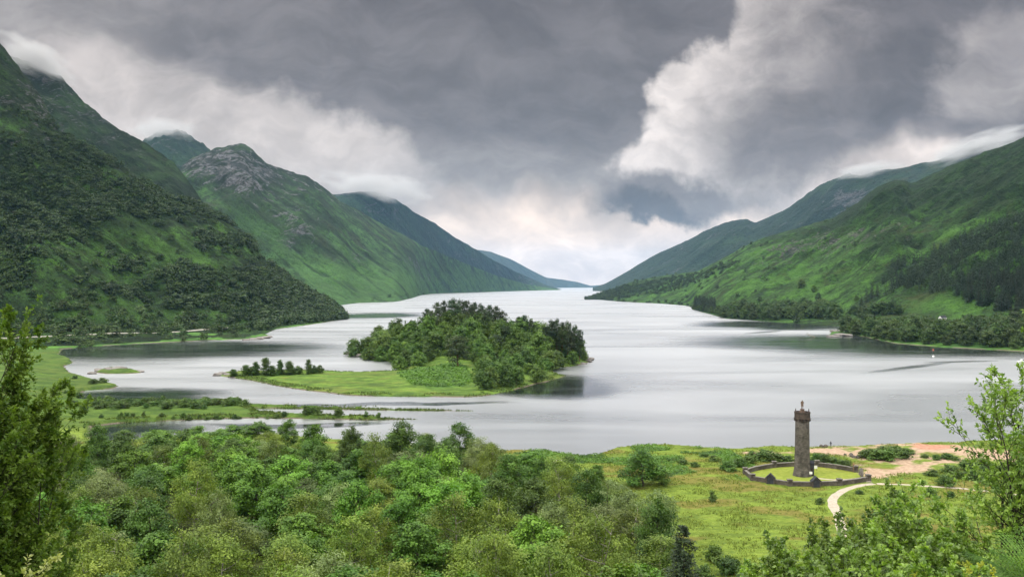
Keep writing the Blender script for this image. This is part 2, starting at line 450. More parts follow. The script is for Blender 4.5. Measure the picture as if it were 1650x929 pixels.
SAND_PX = [(1288, 724.5), (1340, 722), (1400, 719), (1480, 716), (1540, 715), (1562, 721), (1610, 729), (1700, 736), (1700, 752), (1600, 752), (1560, 757), (1500, 767),
           (1465, 768), (1440, 771), (1425, 776), (1402, 775.5), (1392, 766), (1394, 752), (1372, 741), (1330, 735), (1300, 730)]
sand_poly = [at(*p, z=1.0) for p in SAND_PX]
SAND2_PX = [(1180, 731), (1225, 728), (1275, 729), (1280, 732), (1210, 733)]
sand2_poly = [at(*p, z=1.0) for p in SAND2_PX]
TURF_PX = [  # grassy patches inside the sand
    [(1385, 727), (1398, 722), (1430, 719.5), (1468, 719), (1472, 728), (1468, 738), (1450, 743), (1410, 741), (1392, 736)],
    [(1393, 748), (1405, 746.5), (1430, 751), (1452, 755), (1448, 759), (1425, 761), (1405, 757)],
    [(1476, 737), (1490, 730), (1515, 734), (1545, 737), (1548, 742), (1520, 743), (1498, 741), (1503, 749), (1480, 751), (1484, 744)],
    [(1358, 722.5), (1392, 719.5), (1392, 725), (1372, 726)],
    [(1494, 764), (1512, 756), (1540, 752), (1562, 746), (1592, 744), (1640, 752), (1640, 778), (1500, 772)]]
turf_polys = [[at(*p, z=1.2) for p in q] for q in TURF_PX]
RED_PX = [(1470, 718), (1500, 716), (1535, 716), (1546, 724), (1520, 727), (1480, 726)]
red_poly = [at(*p, z=0.8) for p in RED_PX]
BRACKEN_PX = [(640, 601), (690, 594), (735, 591), (752, 598), (758, 612), (745, 622), (700, 625), (660, 616)]
bracken_poly = [at(*p, z=2.0) for p in BRACKEN_PX]

# ground sheet on a fan of rows that widen with distance
us = np.concatenate([np.linspace(-1.6, -0.72, 50)[:-1], np.linspace(-0.72, 0.72, 800), np.linspace(0.72, 1.6, 50)[1:]])
ys = np.concatenate([np.geomspace(1.2, 150, 190)[:-1], np.geomspace(150, 700, 420)[:-1], np.geomspace(700, 1700, 130), [2600, 6000, 12000, 24000]])
GX = np.clip(ys[:, None] * us[None, :], -15500, 15500); GY = np.repeat(ys[:, None], len(us), 1)
GX[:2] = us[None, :] * 6
GZv = ground_z(GX, GY)
GZv[GY > 1750] = -6.0
sand = sstep(-1.2, 1.2, poly_sd(GX, GY, sand_poly) + fbm(GX / 4, GY / 4, 4, 21) * 4.5)
sand = np.maximum(sand, sstep(-0.8, 0.8, poly_sd(GX, GY, sand2_poly) + fbm(GX / 3, GY / 3, 3, 22) * 3))
for tp in turf_polys:
    sand = sand * (1 - sstep(-1.0, 1.0, poly_sd(GX, GY, tp) + fbm(GX / 2.5, GY / 2.5, 4, 23) * 3.0))
rush = 0.8 * sstep(0.08, 0.4, fbm(GX / 13, GY / 7, 4, 31) + 0.16 * np.exp(-((GY - 190) / 14) ** 2) * np.exp(-((GX - 30) / 22) ** 2) - 0.04) * (GY < 260) * (GY > 120)
island_m = (GY > 360) & (GY < 640)
brk = sstep(-2, 2, poly_sd(GX, GY, bracken_poly) + fbm(GX / 6, GY / 6, 3, 33) * 4)
fore_b = sstep(0.0, 0.2, fbm(GX / 10, GY / 8, 4, 35) - 0.02) * (GY > 204) * (GY < 262) * (GX < 62) * (GX > -10)
rush = np.where(island_m, sstep(0.0, 0.3, fbm(GX / 20, GY / 12, 4, 36)) * 0.8 * (1 - brk), rush)
red = sstep(-1.5, 1.5, poly_sd(GX, GY, red_poly) + fbm(GX / 4, GY / 4, 3, 24) * 3)
gmask = np.stack([sand, np.clip(rush, 0, 1), np.clip(np.maximum(brk, fore_b), 0, 1), red], -1)
yard = sstep(-0.4, 0.4, poly_sd(GX, GY, yard_poly))
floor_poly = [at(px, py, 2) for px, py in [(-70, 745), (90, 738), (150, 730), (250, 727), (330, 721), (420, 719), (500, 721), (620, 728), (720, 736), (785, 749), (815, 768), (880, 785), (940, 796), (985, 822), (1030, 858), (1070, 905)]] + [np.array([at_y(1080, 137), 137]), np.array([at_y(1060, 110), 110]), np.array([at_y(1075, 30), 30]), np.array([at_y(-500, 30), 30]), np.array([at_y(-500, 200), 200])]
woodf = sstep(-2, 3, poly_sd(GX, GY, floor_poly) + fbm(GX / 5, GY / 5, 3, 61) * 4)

m_ground, t, out = new_mat("ground")
pos = t.geo('Position'); px_, py_, pz_ = t.sep(pos)
n1 = t.noise(pos, 0.9, 5, 0.65); n2 = t.noise(pos, 0.12, 4, 0.6); n3 = t.noise(pos, 3.5, 4, 0.6)
strk = t.noise(t.vm('MULTIPLY', pos, (0.16, 0.5, 0.3)), 1.0, 5, 0.65)
mk = t.n.new('ShaderNodeAttribute'); mk.attribute_name = 'mask'
mr, mg, mb = t.sep(mk.outputs['Vector']); ma = mk.outputs['Alpha']
grass = t.mix(t.ss(n2, 0.35, 0.65), (0.105, 0.150, 0.020), (0.160, 0.225, 0.030))
grass = t.mix(t.ss(strk, 0.36, 0.6), t.mix(0.5, grass, (0.055, 0.09, 0.018)), grass)
grass = t.mix(t.ss(n1, 0.42, 0.75, 0, 0.6), grass, (0.235, 0.30, 0.055))
grass = t.mix(t.ss(n3, 0.5, 0.3, 0, 0.5), grass, (0.045, 0.075, 0.016))
rushc = t.mix(t.ss(n1, 0.35, 0.65), (0.135, 0.085, 0.030), (0.175, 0.155, 0.04))
grass = t.mix(t.m('MULTIPLY', mg, t.ss(n1, 0.25, 0.6, 0.5, 1)), grass, rushc)
brc = t.mix(t.ss(n3, 0.35, 0.65), (0.055, 0.12, 0.02), (0.13, 0.25, 0.04))
grass = t.mix(t.m('MULTIPLY', mb, 0.85), grass, brc)
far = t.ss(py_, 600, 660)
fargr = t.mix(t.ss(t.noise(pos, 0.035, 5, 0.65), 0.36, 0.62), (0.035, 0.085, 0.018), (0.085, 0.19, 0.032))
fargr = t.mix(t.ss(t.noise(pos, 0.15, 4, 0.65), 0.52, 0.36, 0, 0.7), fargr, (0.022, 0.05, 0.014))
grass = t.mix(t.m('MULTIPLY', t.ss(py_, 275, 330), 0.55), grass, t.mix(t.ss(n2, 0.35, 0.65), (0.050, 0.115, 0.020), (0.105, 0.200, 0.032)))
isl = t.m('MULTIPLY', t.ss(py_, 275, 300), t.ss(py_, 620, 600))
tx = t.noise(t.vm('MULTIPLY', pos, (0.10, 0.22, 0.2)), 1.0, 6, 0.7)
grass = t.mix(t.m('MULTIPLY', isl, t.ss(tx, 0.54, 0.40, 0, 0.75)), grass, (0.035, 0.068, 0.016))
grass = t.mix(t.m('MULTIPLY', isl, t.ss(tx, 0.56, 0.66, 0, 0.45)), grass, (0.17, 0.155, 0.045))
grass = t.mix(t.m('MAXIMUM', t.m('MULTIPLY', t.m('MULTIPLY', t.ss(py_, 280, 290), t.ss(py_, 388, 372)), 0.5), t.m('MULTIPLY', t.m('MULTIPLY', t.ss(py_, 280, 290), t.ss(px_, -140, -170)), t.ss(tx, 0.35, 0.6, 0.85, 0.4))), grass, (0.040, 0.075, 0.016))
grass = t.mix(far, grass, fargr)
grass = t.mix(t.m('MULTIPLY', t.attr('yard'), 0.75), grass, t.mix(t.ss(n1, 0.3, 0.7), (0.17, 0.215, 0.03), (0.26, 0.29, 0.05)))
sandc = t.mix(t.ss(n1, 0.3, 0.7), (0.24, 0.165, 0.11), (0.41, 0.30, 0.215))
sandc = t.mix(t.m('MULTIPLY', ma, 0.85), sandc, t.mix(t.ss(n1, 0.3, 0.7), (0.27, 0.12, 0.08), (0.42, 0.22, 0.15)))
sandc = t.mix(t.ss(n3, 0.62, 0.75, 0, 0.6), sandc, (0.16, 0.12, 0.09))
colr = t.mix(mr, grass, sandc)
colr = t.mix(t.m('MULTIPLY', t.attr('wood'), 0.92), colr, t.mix(t.ss(n1, 0.35, 0.65), (0.022, 0.028, 0.010), (0.050, 0.062, 0.018)))   # dark brown-green forest floor, with shade between the crowns painted into its colour
# wet stony margin along every waterline, lake bed below
shore = t.ss(pz_, 0.5, 0.12)
stony = t.mix(t.ss(n3, 0.35, 0.65), (0.055, 0.045, 0.035), (0.20, 0.165, 0.13))
reed = t.ss(t.noise(pos, 0.05, 2), 0.40, 0.5)
colr = t.mix(t.m('MULTIPLY', shore, t.m('MULTIPLY', t.m('SUBTRACT', 1.0, mr), reed)), colr, stony)
colr = t.mix(t.ss(pz_, 0.0, -0.6), colr, (0.05, 0.05, 0.035))
# rocks of the islet and the stony points
hb = t.m('ADD', t.m('MULTIPLY', n1, 0.8), t.m('MULTIPLY', n3, 0.4))
principled(t, out, colr, 0.95, t.bump(hb, t.m('ADD', 0.35, t.m('MULTIPLY', t.m('SUBTRACT', 1.0, mr), 0.6)), 0.6), 0.1)
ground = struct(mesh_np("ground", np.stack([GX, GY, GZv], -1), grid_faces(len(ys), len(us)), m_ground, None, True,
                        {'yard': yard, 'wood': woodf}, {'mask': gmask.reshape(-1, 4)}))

# ------------------------------------------------------------------ water
m_water, t, out = new_mat("loch_water")
pos = t.geo('Position'); wx, wy, wz = t.sep(pos)
# wind pattern: long bands of ruffled and slick water, slicks in the lee of the shores
bands = t.noise(t.vm('MULTIPLY', pos, (0.0035, 0.013, 1)), 1.0, 5, 0.6, 0.6)
fine = t.noise(t.vm('MULTIPLY', pos, (0.018, 0.07, 1)), 1.0, 4, 0.6, 0.4)
def lee(px, py, rx, ry, ang=0.0, soft=1.0):
    c_ = at(px, py); x0 = at(px - rx, py); Yn = at(px, py + ry)[1]; Yf = at(px, py - ry)[1]
    wv = t.vm('ADD', pos, t.vm('SCALE', t.vm('SUBTRACT', t.noise(pos, 0.012, 3, 0.6, color=True), (0.5, 0.5, 0.5)), 60.0))
    d = t.vm('SUBTRACT', wv, (c_[0], c_[1], 0))
    if ang:
        r = t.n.new('ShaderNodeVectorRotate'); r.rotation_type = 'Z_AXIS'; t.put(r.inputs['Vector'], d); r.inputs['Angle'].default_value = math.radians(-ang); d = r.outputs[0]
    d = t.vm('MULTIPLY', d, (1 / abs(c_[0] - x0[0]), 2 / (Yf - Yn), 0))
    return t.ss(t.vm('LENGTH', d), 1 + soft / 2, 1 - soft / 2)
slick = lee(1500, 553, 340, 16, 0, 0.8)
for a in [(1250, 523, 120, 6), (250, 562, 230, 14), (200, 640, 120, 16), (200, 690, 120, 16), (600, 508, 70, 4), (880, 622, 90, 16), (560, 652, 200, 3), (480, 682, 120, 4), (1268, 529, 55, 2)]:
    slick = t.m('MAXIMUM', slick, lee(*a, 0, 1.0))
for cx_, cy_, rx_, ry_, an_ in [(238, 512, 50, 4.5, 40), (282, 545, 26, 5, 15), (260, 890, 45, 9, 50), (300, 930, 40, 9, 5)]:
    d_ = t.vm('SUBTRACT', pos, (cx_, cy_, 0)); r_ = t.n.new('ShaderNodeVectorRotate'); r_.rotation_type = 'Z_AXIS'
    t.put(r_.inputs['Vector'], d_); r_.inputs['Angle'].default_value = math.radians(-an_)
    slick = t.m('MAXIMUM', slick, t.ss(t.vm('LENGTH', t.vm('MULTIPLY', r_.outputs[0], (1 / rx_, 1 / ry_, 0))), 1.5, 0.3, 0, 0.5))
slick = t.m('MULTIPLY', slick, t.ss(fine, 0.35, 0.66, 1.0, 0.6))
open_w = t.ss(bands, 0.3, 0.7)
wav = t.noise(t.vm('MULTIPLY', pos, (0.35, 0.9, 1)), 1.0, 4, 0.65, 0.3)
wav2 = t.noise(t.vm('MULTIPLY', pos, (1.2, 3.0, 1)), 1.0, 3, 0.6, 0.3)
hgt = t.m('ADD', t.m('MULTIPLY', wav, 0.7), t.m('MULTIPLY', wav2, 0.35))
ruff = t.m('MULTIPLY', t.m('SUBTRACT', 1.0, slick), t.m('ADD', 0.74, t.m('MULTIPLY', open_w, 0.26)))
nrm = t.bump(hgt, t.m('ADD', 0.02, t.m('MULTIPLY', ruff, 0.13)), 0.5)
gl = t.n.new('ShaderNodeBsdfGlossy'); t.put(gl.inputs['Color'], (0.93, 0.94, 0.97))
t.put(gl.inputs['Roughness'], t.m('ADD', 0.05, t.m('MULTIPLY', ruff, 0.28))); t.put(gl.inputs['Normal'], nrm)
df = t.n.new('ShaderNodeBsdfDiffuse'); t.put(df.inputs['Color'], (0.022, 0.028, 0.028))
fr = t.n.new('ShaderNodeFresnel'); fr.inputs['IOR'].default_value = 3.2; t.put(fr.inputs['Normal'], nrm)
mx = t.n.new('ShaderNodeMixShader'); t.put(mx.inputs[0], t.m('MINIMUM', t.m('MULTIPLY', fr.outputs[0], 1.5), 0.76))
t.l.new(df.outputs[0], mx.inputs[1]); t.l.new(gl.outputs[0], mx.inputs[2]); t.l.new(mx.outputs[0], out.inputs['Surface'])
wu = np.linspace(-1.6, 1.6, 60); wys = np.concatenate([np.geomspace(60, 24000, 60)])
WX = np.clip(wys[:, None] * wu[None], -15500, 15500); WY = np.repeat(wys[:, None], 60, 1)
water = struct(mesh_np("water", np.stack([WX, WY, 0 * WX], -1), grid_faces(60, 60), m_water))

# ------------------------------------------------------------------ hills
HILLS = {}
def hill_mat(name, dark, mid, bright, rock=(0.13, 0.127, 0.13), s=1.0, heather=(0.075, 0.075, 0.03), bstr=0.7, strike=0.45, gdir=0.8):
    m, t, out = new_mat(name)
    pos = t.geo('Position'); _, _, z = t.sep(pos)
    q = t.vm('SCALE', pos, 1.0 / s)
    a = t.noise(q, 0.010, 6, 0.62, 0.3); b = t.noise(q, 0.035, 6, 0.68); c = t.noise(q, 0.14, 4, 0.7)
    mk = t.n.new('ShaderNodeAttribute'); mk.attribute_name = 'mask'
    mr, mg, mb = t.sep(mk.outputs['Vector'])
    col = t.mix(t.ss(b, 0.38, 0.62), mid, bright)
    col = t.mix(t.ss(a, 0.60, 0.40, 0, 0.85), col, mid)
    col = t.mix(t.m('MULTIPLY', t.ss(t.m('ADD', t.m('MULTIPLY', a, 0.5), t.m('MULTIPLY', b, 0.5)), 0.49, 0.40), 0.6), col, heather)
    col = t.mix(t.m('MULTIPLY', mb, t.ss(b, 0.3, 0.65, 1.0, 0.72)), col, dark)
    col = t.mix(t.ss(c, 0.50, 0.34, 0, 0.75), col, dark)
    col = t.mix(t.m('MULTIPLY', mg, 0.7), col, t.mix(t.ss(b, 0.4, 0.6), bright, tuple(min(1, v * 1.35) for v in bright)))
    qx, qy, qz = t.sep(q)
    st = t.noise(t.xyz(t.m('MULTIPLY', t.m('SUBTRACT', qz, t.m('MULTIPLY', qx, strike)), 0.05), t.m('MULTIPLY', qx, 0.022), t.m('MULTIPLY', qy, 0.022)), 1.0, 7, 0.72, 1.2)
    rk = t.ss(t.m('ADD', t.m('MULTIPLY', mr, 0.62), t.m('MULTIPLY', t.m('SUBTRACT', st, 0.5), 2.2)), 0.34, 0.50)
    rk = t.m('MULTIPLY', t.m('MULTIPLY', rk, t.ss(mr, 0.08, 0.3)), t.ss(c, 0.36, 0.50))
    rc = t.mix(t.ss(t.noise(t.vm('MULTIPLY', q, (1, 1, 2.2)), 0.09, 5, 0.7), 0.35, 0.65), tuple(v * 0.38 for v in rock), rock)
    col = t.mix(rk, col, rc)
    e = t.noise(q, 0.5, 4, 0.7)
    acr = t.m('ADD', t.m('ADD', qz, t.m('MULTIPLY', qx, gdir)), t.m('MULTIPLY', qy, 0.25)); alo = t.m('SUBTRACT', qx, t.m('MULTIPLY', qz, gdir))
    gu = t.noise(t.xyz(t.m('MULTIPLY', acr, 0.045), t.m('MULTIPLY', alo, 0.008), 0), 1.0, 6, 0.65, 0.5)
    col = t.mix(t.ss(gu, 0.50, 0.36, 0, 0.7), col, dark)
    col = t.mix(t.m('MULTIPLY', t.ss(gu, 0.52, 0.64, 0, 0.55), t.m('SUBTRACT', 1.0, mb)), col, bright)
    col = t.mix(t.ss(e, 0.52, 0.36, 0, 0.6), col, dark)
    h = t.m('ADD', t.m('MULTIPLY', b, 1.2), t.m('ADD', t.m('MULTIPLY', c, 0.45), t.m('ADD', t.m('MULTIPLY', gu, 1.2), t.m('MULTIPLY', e, 0.12))))
    principled(t, out, col, 0.95, t.bump(h, 1.0, 16.0 * s), 0.1)
    return m

def hill(name, crest, base, px0, px1, nc, nr, prof, mat, relief=0.07, rough=0.010, s=150.0, seed=1, maskf=None, back=0.5, aniso=1.0, slant=0.0, crag=0.0, bsm=16, gdir=0.8):
    """crest: (px, py, distance); base: (px, distance) of the foot; the slope between them is the hill's near side"""
    px = np.linspace(px0, px1, nc)
    cr = np.array(crest, float); ba = np.array(base, float)
    pyc = np.interp(px, cr[:, 0], cr[:, 1]); Yc = np.interp(px, cr[:, 0], cr[:, 2])
    k = np.exp(-np.linspace(-2, 2, 9) ** 2); k /= k.sum()
    sm = lambda v: np.convolve(np.pad(v, 4, 'edge'), k, 'valid')
    pyc = sm(pyc); Yc = sm(Yc)
    kb = max(4, int(nc * bsm / (px1 - px0))); gb = np.exp(-np.linspace(-2, 2, 2 * kb + 1) ** 2); gb /= gb.sum()
    Yb = np.exp(np.convolve(np.pad(np.log(np.interp(px, ba[:, 0], ba[:, 1])), kb, 'edge'), gb, 'valid'))
    Yc = np.maximum(Yc, Yb + 30)
    zc = CAMZ + (HZ - pyc) / F * Yc
    tt = np.concatenate([np.linspace(-0.02, 1, nr), 1 + np.linspace(0, back, max(6, nr // 6))[1:]])
    T = np.repeat(tt[:, None], nc, 1)
    gfront = np.interp(np.clip(tt, 0, 1), prof[0], prof[1])
    gk = np.exp(-np.linspace(-2, 2, 9) ** 2); gk /= gk.sum()
    gfront = np.convolve(np.pad(gfront, 4, 'edge'), gk, 'valid')
    gfront[tt >= 1] = 1
    g = np.where(tt <= 1, gfront, 1 - (0.9 * (tt - 1) + 1.2 * (tt - 1) ** 2))
    Y = Yb[None] + (Yc - Yb)[None] * T
    X = (px - CX)[None] / F * Y
    z0 = np.where(tt[:, None] < 0, -4.0, 0)
    hz = np.maximum(zc, 0.5)
    Z = z0 + hz[None] * g[:, None]
    xs = X + slant * Z
    env = np.clip(np.sin(np.pi * np.clip(T, 0, 1)) ** 0.7, 0, 1) * (T <= 1) * np.clip(g[:, None] * 6, 0, 1)
    n = (ridged(xs / s, Y / (s * aniso), 5, seed) - 0.55) * 2
    n2 = fbm(xs / (s * 0.33), Y / (s * 0.33 * aniso), 4, seed + 9)
    relief = relief * 1.7; rough = rough * 2.2
    Z = Z + hz[None] * relief * env * (n * 1.0 + n2 * 0.5)
    acr = Y * 0.25 + Z + gdir * X; alo = X - gdir * Z
    Z = Z + hz[None] * relief * 0.45 * env * (ridged(acr / (s * 0.30), alo / (s * 1.6), 4, seed + 50) - 0.55) * 2
    if crag:
        cg = ridged(xs / (s * 0.22), Y / (s * 0.22), 4, seed + 30); Z = Z + crag * hz[None] * env * (np.round(cg * 6) / 6 - 0.5) * 0.6
    Z = Z + hz[None] * rough * fbm(X / (s * 0.25), Y / (s * 0.25), 5, seed + 20, 0.6) * (g[:, None] > 0.03)
    PX = CX + X / Y * F; PY = HZ - (Z - CAMZ) / Y * F
    mask = np.zeros(X.shape + (4,)); mask[..., 3] = 1
    if maskf: mask[..., :3] = np.clip(np.stack(maskf(PX, PY, X, Y, Z, T), -1), 0, 1)
    o = struct(mesh_np(name, np.stack([X, Y, Z], -1), grid_faces(len(tt), nc), mat, None, True, None, {'mask': mask.reshape(-1, 4)}))
    HILLS[o.name] = dict(X=X, Y=Y, Z=Z, T=T, PX=PX, PY=PY)
    return o
def el(PX, PY, px, py, rx, ry, ang=0.0):
    a = math.radians(ang); dx_ = PX - px; dy_ = -(PY - py)
    u = (dx_ * math.cos(a) + dy_ * math.sin(a)) / rx; v = (-dx_ * math.sin(a) + dy_ * math.cos(a)) / ry
    return np.exp(-(u * u + v * v) * 1.2)
def zero(X): return np.zeros_like(X)

DARK, MID, BRI = (0.020, 0.040, 0.013), (0.042, 0.095, 0.022), (0.080, 0.185, 0.034)
# left, nearest: steep slope with woods, crags and bracken above the lochside road
def mk_a(PX, PY, X, Y, Z, T):
    hi = sstep(330, 190, PY + 0.35 * PX - 40)
    rock = 0.22 * sstep(380, 250, PY) + 0.5 * el(PX, PY, 40, 345, 40, 18) + 0.30 * el(PX, PY, 70, 170, 60, 90, -55) + 0.3 * fbm(X / 30, Z / 20, 3, 5)
    bri = 0.75 * el(PX, PY, 310, 440, 130, 30, -35) + 0.5 * el(PX, PY, 150, 400, 120, 16, -40) + 0.55 * el(PX, PY, 60, 500, 160, 16) + 0.6 * el(PX, PY, 260, 510, 200, 14)
    bri = bri * sstep(-0.3, 0.3, fbm(X / 60, Y / 60, 3, 6) + 0.15)
    return rock, bri, 0.95 * sstep(-0.25, 0.3, fbm(X / 80, Z / 45, 4, 7) + 0.5 * hi + 0.1)
m_a = hill_mat("hillside_near_left", (0.0098, 0.0190, 0.0080), (0.0245, 0.0510, 0.0160), (0.0800, 0.1750, 0.0312), s=0.55, heather=(0.04, 0.045, 0.018))
hill("hill_near_left", [(-620, -60, 1500), (-300, -30, 1400), (-60, 25, 1280), (0, 70, 1250), (34, 113, 1240), (73, 168, 1220), (100, 213, 1200), (150, 240, 1230), (200, 268, 1260), (260, 312, 1290), (330, 334, 1330),
      (365, 356, 1340), (400, 382, 1340), (440, 432, 1320), (500, 474, 1290), (535, 492, 1270), (548, 503, 1262), (556, 516, 1258)],
     [(-620, 640), (100, 664), (230, 716), (330, 752), (395, 770), (430, 850), (440, 935), (500, 1052), (549, 1205), (556, 1222)],
     -620, 556, 760, 330, ([0, .05, .25, .42, .7, 1], [0, .012, .018, .18, .60, 1]), m_a, 0.075, 0.010, 140, 3, mk_a, slant=0.9, crag=0.02)
def mk_a2(PX, PY, X, Y, Z, T):
    return 0.42 * sstep(300, 180, PY) + 0.25 * fbm(X / 50, Z / 40, 3, 15), 0.5 * sstep(0.0, 0.4, fbm(X / 70, Z / 50, 3, 16)), 0.95 * sstep(-0.35, 0.2, fbm(X / 90, Z / 70, 3, 17) + 0.2)
hill("hill_upper_left", [(-620, 0, 2300), (-200, 30, 2200), (0, 82, 2100), (28, 96, 2080), (62, 104, 2060), (95, 119, 2040), (129, 158, 2030), (185, 203, 2000), (235, 231, 1980), (280, 260, 1960), (305, 293, 1950), (331, 330, 1940), (380, 400, 1900), (450, 480, 1860)],
     [(-620, 1000), (450, 1300)], -620, 450, 360, 180, ([0, .3, 1], [0, .2, 1]), hill_mat("hillside_upper_left", (0.0098, 0.0190, 0.0096), (0.0191, 0.0400, 0.0151), (0.0424, 0.0823, 0.0246), s=0.9, heather=(0.04, 0.045, 0.02)), 0.07, 0.012, 220, 13, mk_a2, slant=0.6, crag=0.02)
# second mountain on the left, rocky along its top
def mk_b(PX, PY, X, Y, Z, T):
    rock = 0.12 + 0.55 * el(PX, PY, 385, 285, 95, 34, -25) + 0.6 * el(PX, PY, 478, 372, 36, 26) + 0.35 * el(PX, PY, 545, 318, 60, 12, -30) + 0.4 * el(PX, PY, 670, 430, 50, 14, -35) + 0.35 * el(PX, PY, 575, 418, 22, 12) + 0.35 * sstep(330, 250, PY)
    bri = 0.9 * sstep(395, 450, PY - 0.05 * (PX - 500)) + 0.6 * el(PX, PY, 430, 370, 60, 30, -30)
    dark = 0.55 * sstep(-0.05, 0.25, fbm(X / 260, Z / 140, 4, 66)) + 0.8 * el(PX, PY, 480, 385, 45, 28) + 0.75 * el(PX, PY, 680, 435, 55, 14, -35) + 0.6 * el(PX, PY, 580, 420, 30, 14) + 0.7 * sstep(330, 250, PY)
    return rock, bri, dark
m_b = hill_mat("hillside_rocky", (0.0154, 0.0245, 0.0144), (0.0420, 0.0734, 0.0307), (0.0832, 0.1820, 0.0481), rock=(0.20, 0.195, 0.21), s=2.0, heather=(0.06, 0.065, 0.035))
hill("hill_rocky_left", [(230, 330, 3300), (285, 275, 3350), (310, 256, 3400), (335, 246, 3400), (350, 240, 3400), (372, 236, 3400), (388, 235, 3420), (405, 241, 3450), (430, 262, 3500), (470, 279, 3550), (495, 286, 3600), (520, 300, 3700), (545, 321, 3800), (600, 352, 4100), (680, 395, 4700),
      (740, 420, 5300), (800, 444, 6300), (850, 458, 7400), (885, 464, 8300), (903, 467, 8500)],
     [(230, 1700), (440, 1900), (548, 2050), (575, 2317), (640, 2480), (668, 3250), (675, 4000), (700, 4900), (760, 5600), (800, 6300), (860, 7500), (903, 8300)], 230, 903, 560, 260, ([0, .12, .3, .6, .85, 1], [0, .05, .19, .52, .84, 1]), m_b, 0.075, 0.012, 480, 23, mk_b, slant=0.5, crag=0.03)
def mk_c(PX, PY, X, Y, Z, T):
    return 0.3 + 0.3 * fbm(X / 200, Z / 120, 3, 25), 0.2 + zero(X), 0.7 * sstep(-0.2, 0.3, fbm(X / 300, Z / 200, 3, 26) + 0.2)
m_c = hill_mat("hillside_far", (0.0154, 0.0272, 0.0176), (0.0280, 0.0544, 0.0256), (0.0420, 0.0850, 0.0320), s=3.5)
hill("hill_misty_peak", [(150, 330, 4700), (215, 240, 4700), (240, 220, 4700), (262, 212, 4700), (285, 207, 4700), (300, 214, 4700), (325, 230, 4700), (360, 262, 4700), (420, 330, 4700)],
     [(150, 3200), (420, 3600)], 150, 420, 130, 90, ([0, 1], [0, 1]), m_c, 0.09, 0.03, 500, 33, mk_c)
hill("hill_cloud_capped", [(480, 330, 6300), (535, 314, 6300), (580, 308, 6300), (605, 309, 6300), (640, 323, 6400), (660, 336, 6500), (700, 360, 6800), (740, 386, 7300), (765, 400, 7600), (790, 416, 8000), (830, 437, 8700), (880, 459, 9700), (905, 466, 10000)],
     [(480, 4600), (905, 9500)], 480, 905, 300, 150, ([0, .5, 1], [0, .42, 1]), m_c, 0.07, 0.010, 700, 43, mk_c, slant=0.5)
hill("hill_far_left", [(770, 402, 13500), (790, 405, 13500), (820, 416, 13800), (860, 437, 14500), (880, 447, 15000), (905, 450, 15500), (930, 454, 16000), (955, 461, 16500)],
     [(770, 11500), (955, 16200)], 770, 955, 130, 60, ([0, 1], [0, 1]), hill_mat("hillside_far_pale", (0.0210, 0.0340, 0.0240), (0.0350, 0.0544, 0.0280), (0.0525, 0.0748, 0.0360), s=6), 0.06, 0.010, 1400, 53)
hill("hill_far_end", [(925, 463, 19000), (960, 459.5, 19000), (1000, 457, 19500), (1040, 460, 20000)], [(925, 18500), (1040, 18500)], 925, 1040, 60, 20, ([0, 1], [0, 1]), m_c, 0.05, 0.02, 1500, 54)
# right: far blue ridge, then the long green flank
def mk_e(PX, PY, X, Y, Z, T):
    return 0.3 + 0.65 * el(PX, PY, 1368, 318, 34, 18) + 0.2 * fbm(X / 200, Z / 120, 3, 27), 0.25 * sstep(400, 440, PY), 0.75 * sstep(-0.3, 0.3, fbm(X / 260, Z / 160, 3, 28) + 0.25) + 0.7 * el(PX, PY, 1368, 318, 36, 20)
hill("hill_far_right", [(955, 463, 8300), (975, 457, 8200), (1000, 443, 8000), (1030, 425, 7800), (1060, 408, 7600), (1100, 391, 7300), (1130, 375, 7000), (1165, 360, 6700), (1190, 353, 6500), (1205, 353, 6500), (1216, 359, 6400), (1260, 340, 6100), (1292, 320, 5900), (1320, 297, 5700), (1345, 286, 5500), (1368, 279, 5400),
      (1385, 283, 5300), (1410, 275, 5200), (1450, 270, 5100), (1500, 262, 5000), (1530, 252, 4900), (1562, 228, 4800), (1580, 226, 4800), (1610, 230, 4700), (1750, 212, 4600), (1950, 215, 4500)],
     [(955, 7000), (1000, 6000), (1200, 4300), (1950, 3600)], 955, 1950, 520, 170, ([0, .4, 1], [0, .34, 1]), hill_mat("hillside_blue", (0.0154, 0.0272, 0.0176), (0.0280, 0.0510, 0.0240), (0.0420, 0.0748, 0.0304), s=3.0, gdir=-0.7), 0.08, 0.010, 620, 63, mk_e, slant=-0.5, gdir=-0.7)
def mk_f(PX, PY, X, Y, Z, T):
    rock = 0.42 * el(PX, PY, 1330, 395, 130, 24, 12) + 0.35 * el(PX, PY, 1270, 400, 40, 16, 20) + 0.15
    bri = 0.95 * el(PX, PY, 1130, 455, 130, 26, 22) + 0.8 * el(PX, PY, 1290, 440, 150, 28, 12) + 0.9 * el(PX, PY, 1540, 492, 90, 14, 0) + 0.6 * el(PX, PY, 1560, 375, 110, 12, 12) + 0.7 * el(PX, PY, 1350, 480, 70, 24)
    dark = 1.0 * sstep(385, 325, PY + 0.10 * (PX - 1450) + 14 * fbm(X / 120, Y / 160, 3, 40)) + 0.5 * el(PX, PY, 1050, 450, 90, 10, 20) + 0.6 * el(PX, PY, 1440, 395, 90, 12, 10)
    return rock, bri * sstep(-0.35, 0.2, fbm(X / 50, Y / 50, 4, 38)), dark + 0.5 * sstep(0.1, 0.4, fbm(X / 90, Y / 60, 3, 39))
m_f = hill_mat("hillside_green_right", (0.0140, 0.0272, 0.0112), (0.0336, 0.0718, 0.0192), (0.0805, 0.1840, 0.0299), rock=(0.15, 0.145, 0.13), s=0.9, heather=(0.07, 0.07, 0.024), gdir=-0.7)
